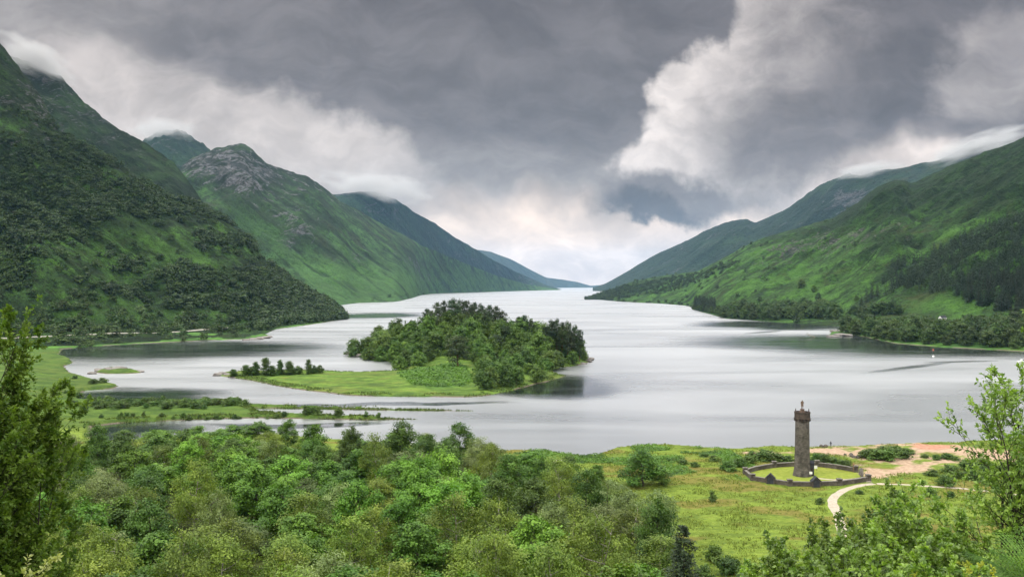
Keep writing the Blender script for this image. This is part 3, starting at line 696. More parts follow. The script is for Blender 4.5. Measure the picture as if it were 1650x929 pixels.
hill("hill_green_right", [(942, 482.5, 3080), (955, 477.5, 3200), (974, 470, 3300), (1017, 454, 3300), (1050, 447, 3250), (1083, 442, 3200), (1126, 436, 3100), (1150, 424, 3000), (1192, 401, 2850), (1225, 386, 2750), (1262, 374, 2700), (1301, 363, 2600), (1345, 349, 2500), (1380, 327, 2400), (1410, 305, 2300),
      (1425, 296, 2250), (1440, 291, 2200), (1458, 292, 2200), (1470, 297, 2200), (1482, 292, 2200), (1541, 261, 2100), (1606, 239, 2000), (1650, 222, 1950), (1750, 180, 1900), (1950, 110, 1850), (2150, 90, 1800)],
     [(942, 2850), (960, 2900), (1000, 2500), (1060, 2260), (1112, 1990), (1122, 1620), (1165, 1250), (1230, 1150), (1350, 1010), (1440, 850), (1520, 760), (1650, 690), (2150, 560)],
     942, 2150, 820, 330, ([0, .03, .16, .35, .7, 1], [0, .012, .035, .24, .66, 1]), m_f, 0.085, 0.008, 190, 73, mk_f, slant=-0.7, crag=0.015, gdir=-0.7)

def on_hill(name, n, dens, rng, tries=6):
    """n random places on a hill's visible side, kept with probability dens(PX, PY, X, Y, Z, T)"""
    h = HILLS[name]; nr, nc = h['X'].shape
    m_ = int(n * tries)
    i = rng.random(m_) * (nr - 2); j = rng.random(m_) * (nc - 2)
    i0 = i.astype(int); j0 = j.astype(int); fi = i - i0; fj = j - j0
    g = lambda a: (a[i0, j0] * (1 - fi) * (1 - fj) + a[i0 + 1, j0] * fi * (1 - fj) + a[i0, j0 + 1] * (1 - fi) * fj + a[i0 + 1, j0 + 1] * fi * fj)
    v = {k: g(h[k]) for k in ('PX', 'PY', 'X', 'Y', 'Z', 'T')}
    area = v['Y'] / v['Y'].max()
    ok = (rng.random(m_) < dens(**v) * area) & (v['T'] < 1.02) & (v['T'] > 0.0)
    return {k: a[ok][:n] for k, a in v.items()}

# ------------------------------------------------------------------ plants: builders
def nrm_(v): return v / (np.linalg.norm(v, axis=-1, keepdims=True) + 1e-9)
def leaf_quads(C, N, size, aspect, rng, axis=None):
    n = len(C)
    N = nrm_(N)
    r = rng.normal(size=(n, 3)) if axis is None else axis
    t1 = nrm_(r - (r * N).sum(-1, keepdims=True) * N); t2 = np.cross(N, t1)
    s = np.asarray(size).reshape(-1, 1) * np.ones((n, 1))
    a = t1 * s * 0.5; b = t2 * s * 0.5 * aspect; k = N * s * 0.10
    v = np.stack([C - a, C + b * 1.0 - a * 0.1 + k, C + a, C - b - a * 0.1 + k], 1)
    return v.reshape(-1, 3), np.arange(4 * n).reshape(-1, 4)

def crown_arrays(rng, H, W, base, nl, ncl, nlf, rc, ls, flat=0.8, top=0.95, hm=0.5, aspect=0.65, up=0.5, lobe=(0.20, 0.30), droop=0.0):
    """leaf faces gathered in clumps over several lobes; returns leaves, their tint and the lobe centres"""
    lobes = []
    for k in range(nl):
        h = base + (top - base) * ((k + 0.5) / nl) ** 0.9
        hh = (h - base) / (top - base + 1e-6)
        env = math.sin(math.pi * min(1, max(0.0, (hh * (1 - hm) * 2 if hh > 0.5 else hh * (1 - hm) * 2)))) if False else (1 - abs((hh - hm) / (1.0 - hm if hh > hm else hm + 0.25)) ** 2.0) ** 0.5
        rl = W * rng.uniform(*lobe) * (0.55 + 0.45 * env)
        an = k * 2.39996 + rng.uniform(-0.5, 0.5)
        rr = max(0, W / 2 * env - rl * 0.75) * rng.uniform(0.55, 1.05)
        lobes.append((np.array([math.cos(an) * rr, math.sin(an) * rr, h * H - rl * 0.55]), rl))
    C, N, T, S = [], [], [], []
    for c, rl in lobes:
        lt = rng.normal(0, 0.12)
        m = max(3, int(ncl * (rl / (W * 0.25)) ** 2))
        d = rng.normal(size=(m, 3)); d[:, 2] = d[:, 2] * 0.9 + 0.35; d = nrm_(d)
        rad = rl * rng.uniform(0.55, 1.12, (m, 1))
        cc = c + d * rad * np.array([1, 1, flat])
        for q in range(m):
            o = rng.normal(size=(nlf, 3)) * rc * np.array([1, 1, 0.7]) * rng.uniform(0.7, 1.3)
            o[:, 2] -= droop * rng.random(nlf) ** 1.5
            C.append(cc[q] + o)
            N.append(d[q] * 1.0 + np.array([0, 0, up]) + rng.normal(size=(nlf, 3)) * 0.5)
            T.append(np.full(nlf, rng.uniform(0.15, 0.85) + lt) + rng.normal(0, 0.12, nlf))
            S.append(ls * rng.uniform(0.65, 1.25, nlf))
    C = np.concatenate(C); N = np.concatenate(N); T = np.clip(np.concatenate(T), 0, 1); S = np.concatenate(S)
    keep = C[:, 2] > 0.25
    v, f = leaf_quads(C[keep], N[keep], S[keep], aspect, rng)
    return v, f, np.repeat(T[keep], 4), lobes

def trunk_mb(rng, H, lobes, r0, lean=0.3, nseg=7, fork=0.35, stems=1):
    mb = MB()
    for s_ in range(stems):
        off = np.array([rng.normal() * 0.25, rng.normal() * 0.25, 0]) * (stems > 1)
        tip = np.array([rng.normal() * lean, rng.normal() * lean, H * 0.86]) + off * 4
        zz = np.linspace(-0.4 / max(H, 1), 1, 8)
        pts = off + np.outer(np.clip(zz, -1, 1), tip - off) + rng.normal(size=(8, 3)) * np.array([0.02, 0.02, 0]) * H * 0.5
        pts[0] = off + np.array([0, 0, -0.4])
        mb.tube(pts, r0 / math.sqrt(stems) * np.array([1.35, 1.0, 0.86, 0.72, 0.58, 0.44, 0.3, 0.1]), nseg)
        for c, rl in lobes[s_::stems]:
            z = max(H * 0.15, min(c[2] - rl * 0.6 - 0.25 * np.hypot(c[0], c[1]), tip[2] * 0.95))
            st = off + (tip - off) * (z / tip[2])
            mid = st * 0.45 + c * 0.55 + np.array([0, 0, -0.12 * np.hypot(c[0], c[1])])
            mb.tube(np.array([st, mid, c, c + np.array([rng.normal() * .3, rng.normal() * .3, rl * 0.8])]), r0 * np.array([0.42, 0.28, 0.16, 0.04]), 5)
    return mb

class Proto: pass
PROTOS = {}
def proto(key, name, trunk_v, crown_v, bark, leaf, H, W):
    p = Proto(); p.name = name; p.H = H; p.W = W
    p.trunk = p.crown = None
    if trunk_v:
        o = trunk_v.build('trunk', bark, None, True); p.trunk = o.data; bpy.data.objects.remove(o)
    v, f, ti = crown_v
    o = mesh_np('crown', v, f, leaf, None, False, {'tint': ti}); p.crown = o.data; bpy.data.objects.remove(o)
    p.arr = (v, f, ti)
    PROTOS.setdefault(key, []).append(p)
    return p
def plant(p, name, label, cat, x, y, z, h=None, w=None, rz=0.0, group=None, tilt=0.0, mat=None):
    sz = (h / p.H) if h else 1.0; sw = (w / p.W) if w else sz
    o = thing(name, label, cat, (x, y, z), rz, group, (sw, sw, sz))
    if tilt: o.rotation_euler = (tilt * math.cos(rz * 3), tilt * math.sin(rz * 3), rz)
    if p.trunk is not None: link('trunk', p.trunk, o)
    co = link('crown', p.crown, o)
    if mat: co.material_slots[0].link = 'OBJECT'; co.material_slots[0].material = mat
    return o

BARK = bark_mat("bark_grey_brown", (0.045, 0.038, 0.030), (0.11, 0.095, 0.075))
BARK_PALE = bark_mat("bark_birch", (0.10, 0.09, 0.075), (0.36, 0.33, 0.29))
BARK_PINE = bark_mat("bark_pine", (0.07, 0.045, 0.03), (0.16, 0.09, 0.055))
L_BIRCH = leaf_mat("leaves_birch", (0.060, 0.105, 0.010), (0.200, 0.270, 0.040), hue=0.012)
L_SYC = leaf_mat("leaves_sycamore", (0.042, 0.110, 0.009), (0.150, 0.290, 0.030), hue=0.012)
L_WIL = leaf_mat("leaves_willow", (0.070, 0.115, 0.026), (0.210, 0.275, 0.085), gloss=0.5, hue=0.012)
L_ALD = leaf_mat("leaves_alder", (0.030, 0.072, 0.010), (0.110, 0.195, 0.030), hue=0.012)
L_OAK = leaf_mat("leaves_oak", (0.034, 0.078, 0.011), (0.115, 0.200, 0.032), hue=0.015)
L_PINE = leaf_mat("needles_pine", (0.016, 0.034, 0.011), (0.050, 0.082, 0.026), 0.15)
L_SPR = leaf_mat("needles_spruce", (0.009, 0.021, 0.009), (0.028, 0.052, 0.019), 0.12)
L_SHR = leaf_mat("leaves_shrub", (0.036, 0.075, 0.014), (0.100, 0.175, 0.032), hue=0.015)
L_SHORE = leaf_mat("leaves_far_shore", (0.018, 0.042, 0.009), (0.070, 0.122, 0.024), 0.25, 0.015)
L_HILL = leaf_mat("leaves_hill_trees", (0.015, 0.036, 0.008), (0.074, 0.130, 0.027), 0.2, hue=0.012)

rp = np.random.default_rng(77)
for k in range(3):
    H, W = rp.uniform(10.5, 12), rp.uniform(8.5, 9.5)
    v, f, ti, lb = crown_arrays(rp, H, W, 0.16, 15, 32, 42, 0.42, 0.30, hm=0.42, aspect=0.6, lobe=(0.13, 0.22), droop=0.5)
    proto('birch', 'birch_tree', trunk_mb(rp, H, lb, 0.16, 0.5, stems=1 + k % 2), (v, f, ti), BARK_PALE, L_BIRCH, H, W)
    H, W = rp.uniform(9.5, 11), rp.uniform(9, 10)
    v, f, ti, lb = crown_arrays(rp, H, W, 0.18, 14, 34, 38, 0.42, 0.37, hm=0.45, aspect=0.85, up=0.8, lobe=(0.15, 0.24))
    proto('sycamore', 'sycamore_tree', trunk_mb(rp, H, lb, 0.2), (v, f, ti), BARK, L_SYC, H, W)
    H, W = rp.uniform(8.5, 10), rp.uniform(8.5, 10)
    v, f, ti, lb = crown_arrays(rp, H, W, 0.12, 16, 30, 42, 0.40, 0.33, hm=0.4, aspect=0.45, lobe=(0.14, 0.23))
    proto('willow', 'willow_tree', trunk_mb(rp, H, lb, 0.16, stems=3), (v, f, ti), BARK, L_WIL, H, W)
    H, W = rp.uniform(11, 12.5), rp.uniform(7.5, 8.5)
    v, f, ti, lb = crown_arrays(rp, H, W, 0.14, 15, 30, 38, 0.42, 0.34, hm=0.38, aspect=0.75, lobe=(0.14, 0.24))
    proto('alder', 'alder_tree', trunk_mb(rp, H, lb, 0.17), (v, f, ti), BARK, L_ALD, H, W)
for k in range(3):                                       # oaks of the island and the far shore
    H, W = rp.uniform(12, 14), rp.uniform(11, 13)
    v, f, ti, lb = crown_arrays(rp, H, W, 0.12, 12, 22, 16, 0.55, 0.80, hm=0.42, aspect=0.8, lobe=(0.17, 0.27))
    proto('oak', 'oak_tree', trunk_mb(rp, H, lb, 0.28, 0.5), (v, f, ti), BARK, L_OAK, H, W)
    v, f, ti, lb = crown_arrays(rp, 3.0, 3.6, 0.05, 8, 18, 14, 0.22, 0.34, hm=0.3, aspect=0.7, lobe=(0.2, 0.3))
    proto('shrub', 'shrub', trunk_mb(rp, 3.0, lb, 0.06, stems=3), (v, f, ti), BARK, L_SHR, 3.0, 3.6)
    H, W = 17, rp.uniform(8, 9.5)                       # Scots pine: bare leaning trunk, flat dark plates of needles
    v, f, ti, lb = crown_arrays(rp, H, W, 0.30, 13, 22, 22, 0.5, 0.62, flat=0.6, hm=0.5, aspect=0.5, lobe=(0.15, 0.25))
    proto('pine', 'pine_tree', trunk_mb(rp, H, lb, 0.27, 0.8), (v, f, ti), BARK_PINE, L_PINE, H, W)
    H, W = 12, rp.uniform(4.0, 4.6)                     # slim birch of the islet
    v, f, ti, lb = crown_arrays(rp, H, W, 0.03, 12, 18, 18, 0.45, 0.50, hm=0.35, aspect=0.7, lobe=(0.2, 0.32))
    proto('slim', 'birch_tree', trunk_mb(rp, H, lb, 0.13, 0.3), (v, f, ti), BARK, L_ALD, H, W)
def spruce(key, H, W, lev, per, nq, qs, seed, pw=0.9):
    g = np.random.default_rng(seed); mb = MB()
    mb.tube(np.array([[0, 0, -0.5], [0, 0, H * .5], [0, 0, H]]), np.array([H * .013, H * .008, 0.02]), 6)
    C, N, A, T, S = [], [], [], [], []
    for i in range(lev):
        u = (i + 0.5) / lev; z = H * (0.06 + 0.94 * u); R = W / 2 * (1 - u) ** pw + 0.05 * W
        for q in range(max(4, int(per * (1 - 0.5 * u)))):
            an = g.uniform(0, 6.283); L = R * g.uniform(0.65, 1.15); tt = g.uniform(0.15, 1, nq) ** 0.7
            d = np.array([math.cos(an), math.sin(an), 0]); sl = -0.32 + 0.5 * u
            c = np.array([0, 0, z]) + np.outer(tt * L, d) + np.array([0, 0, 1]) * (tt * L * sl)[:, None] + g.normal(size=(nq, 3)) * R * 0.10
            C.append(c); N.append(d * 0.4 + np.array([0, 0, 0.9]) + g.normal(size=(nq, 3)) * 0.35)
            A.append(np.tile(d + np.array([0, 0, sl]), (nq, 1)) + g.normal(size=(nq, 3)) * 0.5)
            T.append(np.full(nq, g.random()) * 0.7 + 0.3 * tt); S.append(qs * g.uniform(0.7, 1.3, nq) * (0.6 + 0.4 * (1 - u)))
    C, N, A, T, S = map(np.concatenate, (C, N, A, T, S))
    v, f = leaf_quads(C, N, S, 0.5, g, A)
    return proto(key, 'spruce_tree', mb, (v, f, np.repeat(T, 4)), BARK, L_SPR, H, W)
for k in range(2):
    spruce('spruce', 20, 7.0, 22, 11, 7, 1.0, 300 + k)
spruce('near_spruce', 16, 5.6, 46, 22, 14, 0.36, 310, 0.8)
for k in range(4):                                       # small trees for far slopes
    v, f, ti, lb = crown_arrays(rp, 8.0, 8.4, 0.05, 6, 9, 5, 0.7, 1.25, hm=0.4, aspect=0.8, lobe=(0.22, 0.34))
    proto('hilltree', 'hillside_tree', trunk_mb(rp, 8, lb[:3], 0.16), (v, f, ti), BARK, L_HILL, 8.0, 8.4)
g_ = np.random.default_rng(5)
spruce('far_spruce', 18, 7.5, 9, 7, 3, 2.2, 320)

def merged(name, protos, pts, hs, rng, mat, wide=1.0):
    V, Fs, Ts = [], [], []; n = 0
    for k, (x, y, z) in enumerate(pts):
        p = protos[rng.integers(len(protos))]; v, f, ti = p.arr
        s = hs[k] / p.H; a = rng.uniform(0, 6.283); ca, sa = math.cos(a), math.sin(a); sw = s * wide * rng.uniform(0.85, 1.2)
        q = np.stack([(v[:, 0] * ca - v[:, 1] * sa) * sw + x, (v[:, 0] * sa + v[:, 1] * ca) * sw + y, v[:, 2] * s + z], -1)
        V.append(q); Fs.append(f + n); n += len(v)
        Ts.append(np.clip(ti * 0.6 + rng.uniform(-0.25, 0.5), 0, 1))
    return stuff(mesh_np(name, np.concatenate(V), np.concatenate(Fs), mat, None, False, {'tint': np.concatenate(Ts)}))

ORD = ['first', 'second', 'third', 'fourth', 'fifth', 'sixth', 'seventh', 'eighth', 'ninth', 'tenth', 'eleventh', 'twelfth', 'thirteenth', 'fourteenth', 'fifteenth', 'sixteenth', 'seventeenth', 'eighteenth', 'nineteenth']
TENS = {20: 'twentieth', 30: 'thirtieth', 40: 'fortieth', 50: 'fiftieth', 60: 'sixtieth', 70: 'seventieth', 80: 'eightieth', 90: 'ninetieth'}
def ordinal(n):
    n = min(n, 99)
    if n < 20: return ORD[n - 1]
    if n % 10 == 0: return TENS[n]
    return {2: 'twenty', 3: 'thirty', 4: 'forty', 5: 'fifty', 6: 'sixty', 7: 'seventy', 8: 'eighty', 9: 'ninety'}[n // 10] + '-' + ORD[n % 10 - 1]
def label_row(items, desc, where):
    """items: objects of one kind in one place, told apart by their order from the left"""
    items = sorted(items, key=lambda o: o.location.x / max(1, o.location.y))
    for k, o in enumerate(items):
        if len(items) == 1: o['label'] = f"only {desc} {where}"
        else:
            pos = 'leftmost' if k == 0 else 'rightmost' if k == len(items) - 1 else ordinal(k + 1)
            o['label'] = f"{pos} {desc} {where}" if pos in ('leftmost', 'rightmost') else f"{pos} {desc} from the left {where}"
def poisson(n, draw, r, rng, fixed=()):
    P = [np.array(q) for q in fixed]; out = []
    for _ in range(n):
        q = draw(rng); rr = r(q) if callable(r) else r
        if q is None: continue
        if all((q[0] - s[0]) ** 2 + (q[1] - s[1]) ** 2 > rr * rr for s in P):
            P.append(q); out.append(q)
    return out
def in_poly(q, poly): return poly_sd(np.array([q[0]]), np.array([q[1]]), poly)[0]

# ------------------------------------------------------------------ the wood below the viewpoint
rw = np.random.default_rng(2024)
wood_poly = [at(px, py, 2) for px, py in [(-70, 745), (90, 735), (150, 727), (250, 724), (330, 718), (420, 716), (500, 718), (620, 725), (720, 733), (785, 746), (815, 768), (880, 785), (940, 796), (985, 822), (1030, 858), (1070, 905)]]
wood_poly += [np.array([at_y(1080, 137), 137]), np.array([at_y(1060, 110), 110]), np.array([at_y(1075, 82), 82]), np.array([at_y(-70, 82), 82])]
def draw_wood(g):
    y = math.sqrt(g.uniform(82 ** 2, 252 ** 2)); q = np.array([g.uniform(-0.66, 0.2) * y, y])
    return q if in_poly(q, wood_poly) > 0 else np.array([1e6 * g.random(), 1e6])
wood = [q for q in poisson(2600, draw_wood, lambda q: 6.6 + 0.006 * q[1], rw) if q[1] < 1000]
BANDS = [(195, 999, "in the wood's far row beside the loch"), (165, 195, "in the row just inside the wood's far edge"), (138, 165, "in the wood's middle row"),
         (112, 138, "in the row in front of the wood's middle"), (0, 112, "in the front row of the wood")]
KINDS_W = {'birch': 'olive birch', 'sycamore': 'bright green sycamore', 'willow': 'grey-green willow', 'alder': 'dark green alder'}
rows = {}
for q in wood:
    x, y = q
    px = CX + x / y * F
    n = float(fbm(np.array([x / 28]), np.array([y / 22]), 3, 91)[0]); u = rw.random()
    if y > 185: pr = dict(birch=.12, sycamore=.42, willow=.18, alder=.28)
    elif y > 140: pr = dict(birch=.24, sycamore=.26 + .3 * (n > 0.1), willow=.26, alder=.24)
    else: pr = dict(birch=.60, sycamore=.14 + .2 * (n > 0.15), willow=.18, alder=.08)
    ks = list(pr); pv = np.array([pr[k] for k in ks]); k = ks[rw.choice(len(ks), p=pv / pv.sum())]
    P = PROTOS[k][rw.integers(3)]
    hh = P.H * rw.uniform(0.72, 1.28)
    if y > 190: hh *= 0.86 if y < 226 else 0.62
    o = plant(P, P.name, "tree", KINDS_W[k].split(' ', 1)[1] + " tree" if False else k + " tree", x, y, gz(x, y) - 0.1, hh, P.W * rw.uniform(0.9, 1.25), rw.uniform(0, 6.28), "trees of the wood below the viewpoint", 0.06)
    b = next(i for i, (lo, hi, _) in enumerate(BANDS) if lo <= y < hi)
    rows.setdefault((k, b), []).append(o)
for (k, b), os_ in rows.items(): label_row(os_, KINDS_W[k], BANDS[b][2])

# single trees and bushes on the open ground
def single(key, name, label, cat, px, py, hpx, wpx, z=None, group=None, k=0):
    q = at(px, py, 2.2); zz = gz(*q); q = at(px, py, zz)
    P = PROTOS[key][k % len(PROTOS[key])]
    return plant(P, name, label, cat, q[0], q[1], gz(*q) - 0.05, hpx * q[1] / F, wpx * q[1] / F, rw.uniform(0, 6.28), group)
single('alder', 'bush_tree', "broad dark green bushy tree standing alone in the meadow left of the stone tower", "tree", 1036, 783, 64, 76, k=1)
single('alder', 'bush_tree', "low dark bush against the right side of the broad bushy meadow tree", "tree", 1066, 781, 32, 40, k=2)
single('sycamore', 'small_tree', "small round-headed tree on a thin trunk at the meadow's brown edge", "tree", 962, 779, 32, 34, k=0)
single('shrub', 'small_tree', "tiny round tree beside the little bay left of the meadow", "tree", 920, 746, 15, 14, k=1)
single('alder', 'alder_tree', "tall dark tree at the wood's right end nearest the little bay", "alder tree", 872, 787, 54, 42, k=0)
single('sycamore', 'sycamore_tree', "leafy green tree where the wood meets the meadow, below the pale rock slab", "sycamore tree", 918, 800, 36, 54, k=1)
xx = at_y(1102, 70)
plant(PROTOS['near_spruce'][0], 'spruce_tree', "dark spruce rising from the bottom edge between the wood and the leafy birch", "spruce tree", xx, 70, gz(xx, 70) - 0.2, z_at(846, 70) - gz(xx, 70) + 0.2, 6.6, 0.4)
BUSHES = [  # px, foot py, width, height, place
    (1172, 758, 30, 16, "left of the ring wall"), (1192, 752, 22, 13, "left of the ring wall"), (1150, 742, 20, 9, "left of the ring wall"), (1135, 735, 16, 7, "left of the ring wall"), (1208, 746, 24, 12, "left of the ring wall"),
    (1148, 808, 14, 16, "left of the ring wall"), (1120, 752, 16, 8, "left of the ring wall"), (1100, 748, 18, 8, "left of the ring wall"),
    (1214, 738, 24, 12, "behind the tower"), (1232, 741, 34, 17, "behind the tower"), (1252, 744, 28, 14, "behind the tower"), (1270, 746, 26, 12, "behind the tower"), (1316, 744, 24, 14, "behind the tower"), (1330, 746, 24, 15, "behind the tower"),
    (1347, 749, 26, 12, "behind the tower"), (1362, 752, 22, 11, "behind the tower"),
    (1398, 737, 28, 13, "in the green thicket on the beach"), (1414, 740, 30, 15, "in the green thicket on the beach"), (1432, 741, 34, 18, "in the green thicket on the beach"), (1452, 737, 32, 15, "in the green thicket on the beach"), (1425, 730, 30, 12, "in the green thicket on the beach"), (1444, 728, 30, 11, "in the green thicket on the beach"), (1406, 731, 24, 9, "in the green thicket on the beach"), (1464, 731, 20, 9, "in the green thicket on the beach"),
    (1508, 740, 16, 8, "in the low turf beyond the beach thicket"), (1526, 739, 22, 9, "in the low turf beyond the beach thicket"), (1540, 741, 18, 6, "in the low turf beyond the beach thicket"), (1491, 737, 14, 6, "in the low turf beyond the beach thicket"),
    (1525, 783, 27, 18, "on the mound beside the far path"), (1502, 766, 24, 9, "on the mound beside the far path"), (1530, 760, 30, 12, "on the mound beside the far path"), (1558, 757, 26, 17, "on the mound beside the far path"), (1585, 762, 40, 20, "on the mound beside the far path"), (1612, 768, 36, 18, "on the mound beside the far path"), (1570, 772, 34, 14, "on the mound beside the far path"), (1598, 781, 30, 14, "on the mound beside the far path"), (1545, 771, 26, 12, "on the mound beside the far path"),
    (1452, 802, 18, 12, "in the grass right of the bend in the path"), (1500, 800, 20, 14, "in the grass right of the bend in the path"), (1534, 801, 14, 10, "in the grass right of the bend in the path"), (1385, 795, 14, 6, "in the grass right of the bend in the path"), (1322, 812, 14, 10, "in the meadow just left of the path"),
    (1150, 905, 34, 26, "at the foot of the meadow by the dark spruce"), (1175, 925, 40, 26, "at the foot of the meadow by the dark spruce"), (1135, 945, 40, 30, "at the foot of the meadow by the dark spruce"), (1205, 950, 46, 34, "at the foot of the meadow by the dark spruce"), (1240, 970, 50, 34, "at the foot of the meadow by the dark spruce"),
    (905, 812, 26, 18, "at the wood's edge beside the meadow"), (968, 806, 34, 22, "at the wood's edge beside the meadow"), (1005, 828, 30, 24, "at the wood's edge beside the meadow"), (1050, 868, 34, 26, "at the wood's edge beside the meadow"), (1085, 908, 34, 26, "at the wood's edge beside the meadow"),
    (880, 770, 22, 15, "at the wood's edge beside the meadow"), (850, 758, 24, 16, "at the wood's edge beside the meadow")]
br = {}
for k, (px, py, w, h, wh) in enumerate(BUSHES):
    o = single('shrub', 'shrub', "shrub", "shrub", px, py, h * 1.15, w * 1.1, None, "shrubs on the open ground", k)
    br.setdefault(wh, []).append(o)
for wh, os_ in br.items(): label_row(os_, "green shrub", wh)

# ------------------------------------------------------------------ spits and islet rocks
sp = {}
for k in range(115):
    px = rw.uniform(140, 395); py = rw.uniform(651, 664 if px < 330 else 656) if px < 390 else 656
    sp.setdefault("on the marshy upper spit", []).append((px, py, rw.uniform(10, 22), rw.uniform(7, 13)))
for px in np.concatenate([rw.uniform(160, 400, 18), [430, 445, 458, 492, 498, 505, 512, 545, 548, 590, 610]]):
    py = float(np.interp(px, [160, 400, 500, 600], [676, 672.5, 670.5, 674])) - rw.uniform(0, 1.5)
    tall = 18 if 488 < px < 515 else 14 if 540 < px < 550 else 9
    sp.setdefault("on the narrow lower spit", []).append((px, py, tall * rw.uniform(.8, 1.3), tall * rw.uniform(.7, 1.1)))
for px, py in [(150, 620), (165, 618), (120, 612), (125, 640), (150, 645), (108, 635), (118, 655), (135, 668), (160, 664)]:
    sp.setdefault("on the marsh behind the big left tree", []).append((px, py, rw.uniform(10, 20), rw.uniform(6, 12)))
k = 0
for wh, lst in sp.items():
    os_ = []
    for px, py, w, h in lst:
        q = at(px, py, 0.6); k += 1
        P = PROTOS['shrub'][k % 3]
        os_.append(plant(P, 'marsh_bush', "bush", "bush", q[0], q[1], gz(*q) - 0.1, max(1.2, h * q[1] / F), w * q[1] / F, rw.uniform(0, 6.28), "bushes of the marshy spits"))
    label_row(os_, "small green bush", wh)

# ------------------------------------------------------------------ the wooded island
ri = np.random.default_rng(31)
pine_row = []
PINES = [(688, 493, 566), (704, 483, 580), (716, 480, 590), (729, 476, 595), (742, 478, 590), (752, 479, 596), (764, 482, 592), (775, 485, 588), (788, 487, 582), (799, 489, 576), (808, 496, 570), (694, 497, 560), (736, 486, 575), (760, 489, 574), (780, 494, 566)]
for px, pt, Y in PINES:
    x = at_y(px, Y); z = gz(x, Y); P = PROTOS['pine'][ri.integers(3)]
    pine_row.append(plant(P, 'pine_tree', "pine", "pine tree", x, Y, z - 0.2, z_at(pt, Y) - z, 9.5 * ri.uniform(.85, 1.15), ri.uniform(0, 6.28), "pines of the wooded island"))
label_row(pine_row, "dark pine", "on the top of the wooded island")
pr2 = []
for px, pt, Y in [(836, 506, 555), (845, 503, 552), (856, 511, 548), (889, 511, 535), (897, 509, 540), (906, 514, 534), (915, 512, 530), (926, 519, 532), (934, 526, 534), (920, 528, 526), (880, 522, 530)]:
    x = at_y(px, Y); z = gz(x, Y); P = PROTOS['pine'][ri.integers(3)]
    pr2.append(plant(P, 'pine_tree', "pine", "pine tree", x, Y, z - 0.2, z_at(pt, Y) - z, (7.0 if px > 870 else 6.5) * ri.uniform(.85, 1.15), ri.uniform(0, 6.28), "pines of the wooded island"))
label_row(pr2, "tall pine", "at the right end of the wooded island")
pr3 = []
for px, pb, h, w in [(738, 590, 60, 46), (800, 580, 38, 34), (815, 575, 40, 30)]:
    q = at(px, pb, 4); z = gz(*q)
    pr3.append(plant(PROTOS['pine'][0], 'pine_tree', "pine", "pine tree", q[0], q[1], z - 1.5, h * q[1] / F, w * q[1] / F, ri.uniform(0, 6.28), "pines of the wooded island"))
label_row(pr3, "dark spreading pine", "half way down the wooded island")
forest_poly = [at(px, py, 1.0) for px, py in [(561, 571), (600, 579), (632, 584), (641, 598), (662, 600), (690, 592), (735, 588), (765, 596), (760, 616), (770, 628), (800, 630), (850, 622), (885, 609), (888, 596), (905, 592), (945, 582), (944, 576), (925, 569), (880, 566), (800, 563), (700, 562), (620, 565), (575, 568)]]
clear_poly = [at(px, py, 2.0) for px, py in [(648, 601), (690, 593), (735, 590), (752, 598), (756, 606), (750, 618), (752, 636), (650, 636)]]
def draw_isle(g):
    q = np.array([g.uniform(-112, 50), g.uniform(375, 665)])
    return q if in_poly(q, forest_poly) > 1 and in_poly(q, clear_poly) < 0 and q[1] < 630 else np.array([1e6 * g.random(), 1e6])
isl = [q for q in poisson(5000, draw_isle, lambda q: 8.0 if q[1] < 470 else 9.4, ri) if q[1] < 1000]
ir = {}
for q in isl:
    x, y = q; z = gz(x, y); P = PROTOS['oak'][ri.integers(3)]
    edge = in_poly(q, forest_poly)
    h = (8.5 if y < 450 else 10.5) * ri.uniform(0.65, 1.4) * (0.72 + 0.28 * min(1, edge / 10))
    if y > 520: h *= 1.2
    o = plant(P, 'oak_tree', "oak", "oak tree", x, y, z - 0.2, h, h * ri.uniform(0.85, 1.15), ri.uniform(0, 6.28), "leafy trees of the wooded island")
    wh = "at the island's front right shore" if y < 450 else "on the island's near slope" if y < 500 else "half way up the wooded island" if y < 545 else "high on the wooded island" if y < 590 else "at the back of the wooded island"
    ir.setdefault(wh, []).append(o)
for wh, os_ in ir.items(): label_row(os_, "leafy green tree", wh)
os_ = []
for px, pt, pb, w in [(376, 587, 600.5, 17), (396, 581, 601, 19), (412, 573, 601, 15), (428, 566, 602, 17), (438, 584, 602, 16), (451, 571, 601, 13), (466, 570, 601, 17), (497, 575, 600.5, 13)]:
    q = at(px, pb + 3, 1.2); P = PROTOS['slim'][ri.integers(3)]
    os_.append(plant(P, 'birch_tree', "birch", "birch tree", q[0], q[1], gz(*q) - 0.1, (pb - pt + 2) * 0.85 * ri.uniform(.8, 1.1) * q[1] / F, w * 0.85 * q[1] / F, ri.uniform(0, 6.28), "slim trees on the island's low tip"))
label_row(os_, "slim dark tree", "on the low left tip of the grassy island")
os_ = []
for px, pb in [(420, 604), (445, 605), (480, 604), (505, 603), (455, 604), (470, 603), (515, 602), (405, 604)]:
    q = at(px, pb, 1.0); P = PROTOS['shrub'][ri.integers(3)]
    os_.append(plant(P, 'heath_bush', "bush", "bush", q[0], q[1], gz(*q) - 0.3, ri.uniform(1.4, 5.0), ri.uniform(4, 6.5), ri.uniform(0, 6.28), "bushes on the island's tip"))
label_row(os_, "green bush", "under the slim trees on the island's tip")

# ------------------------------------------------------------------ far shores and slopes
rh = np.random.default_rng(8)
def pts(d): return np.stack([d['X'], d['Y'], d['Z'] - 0.4], -1)
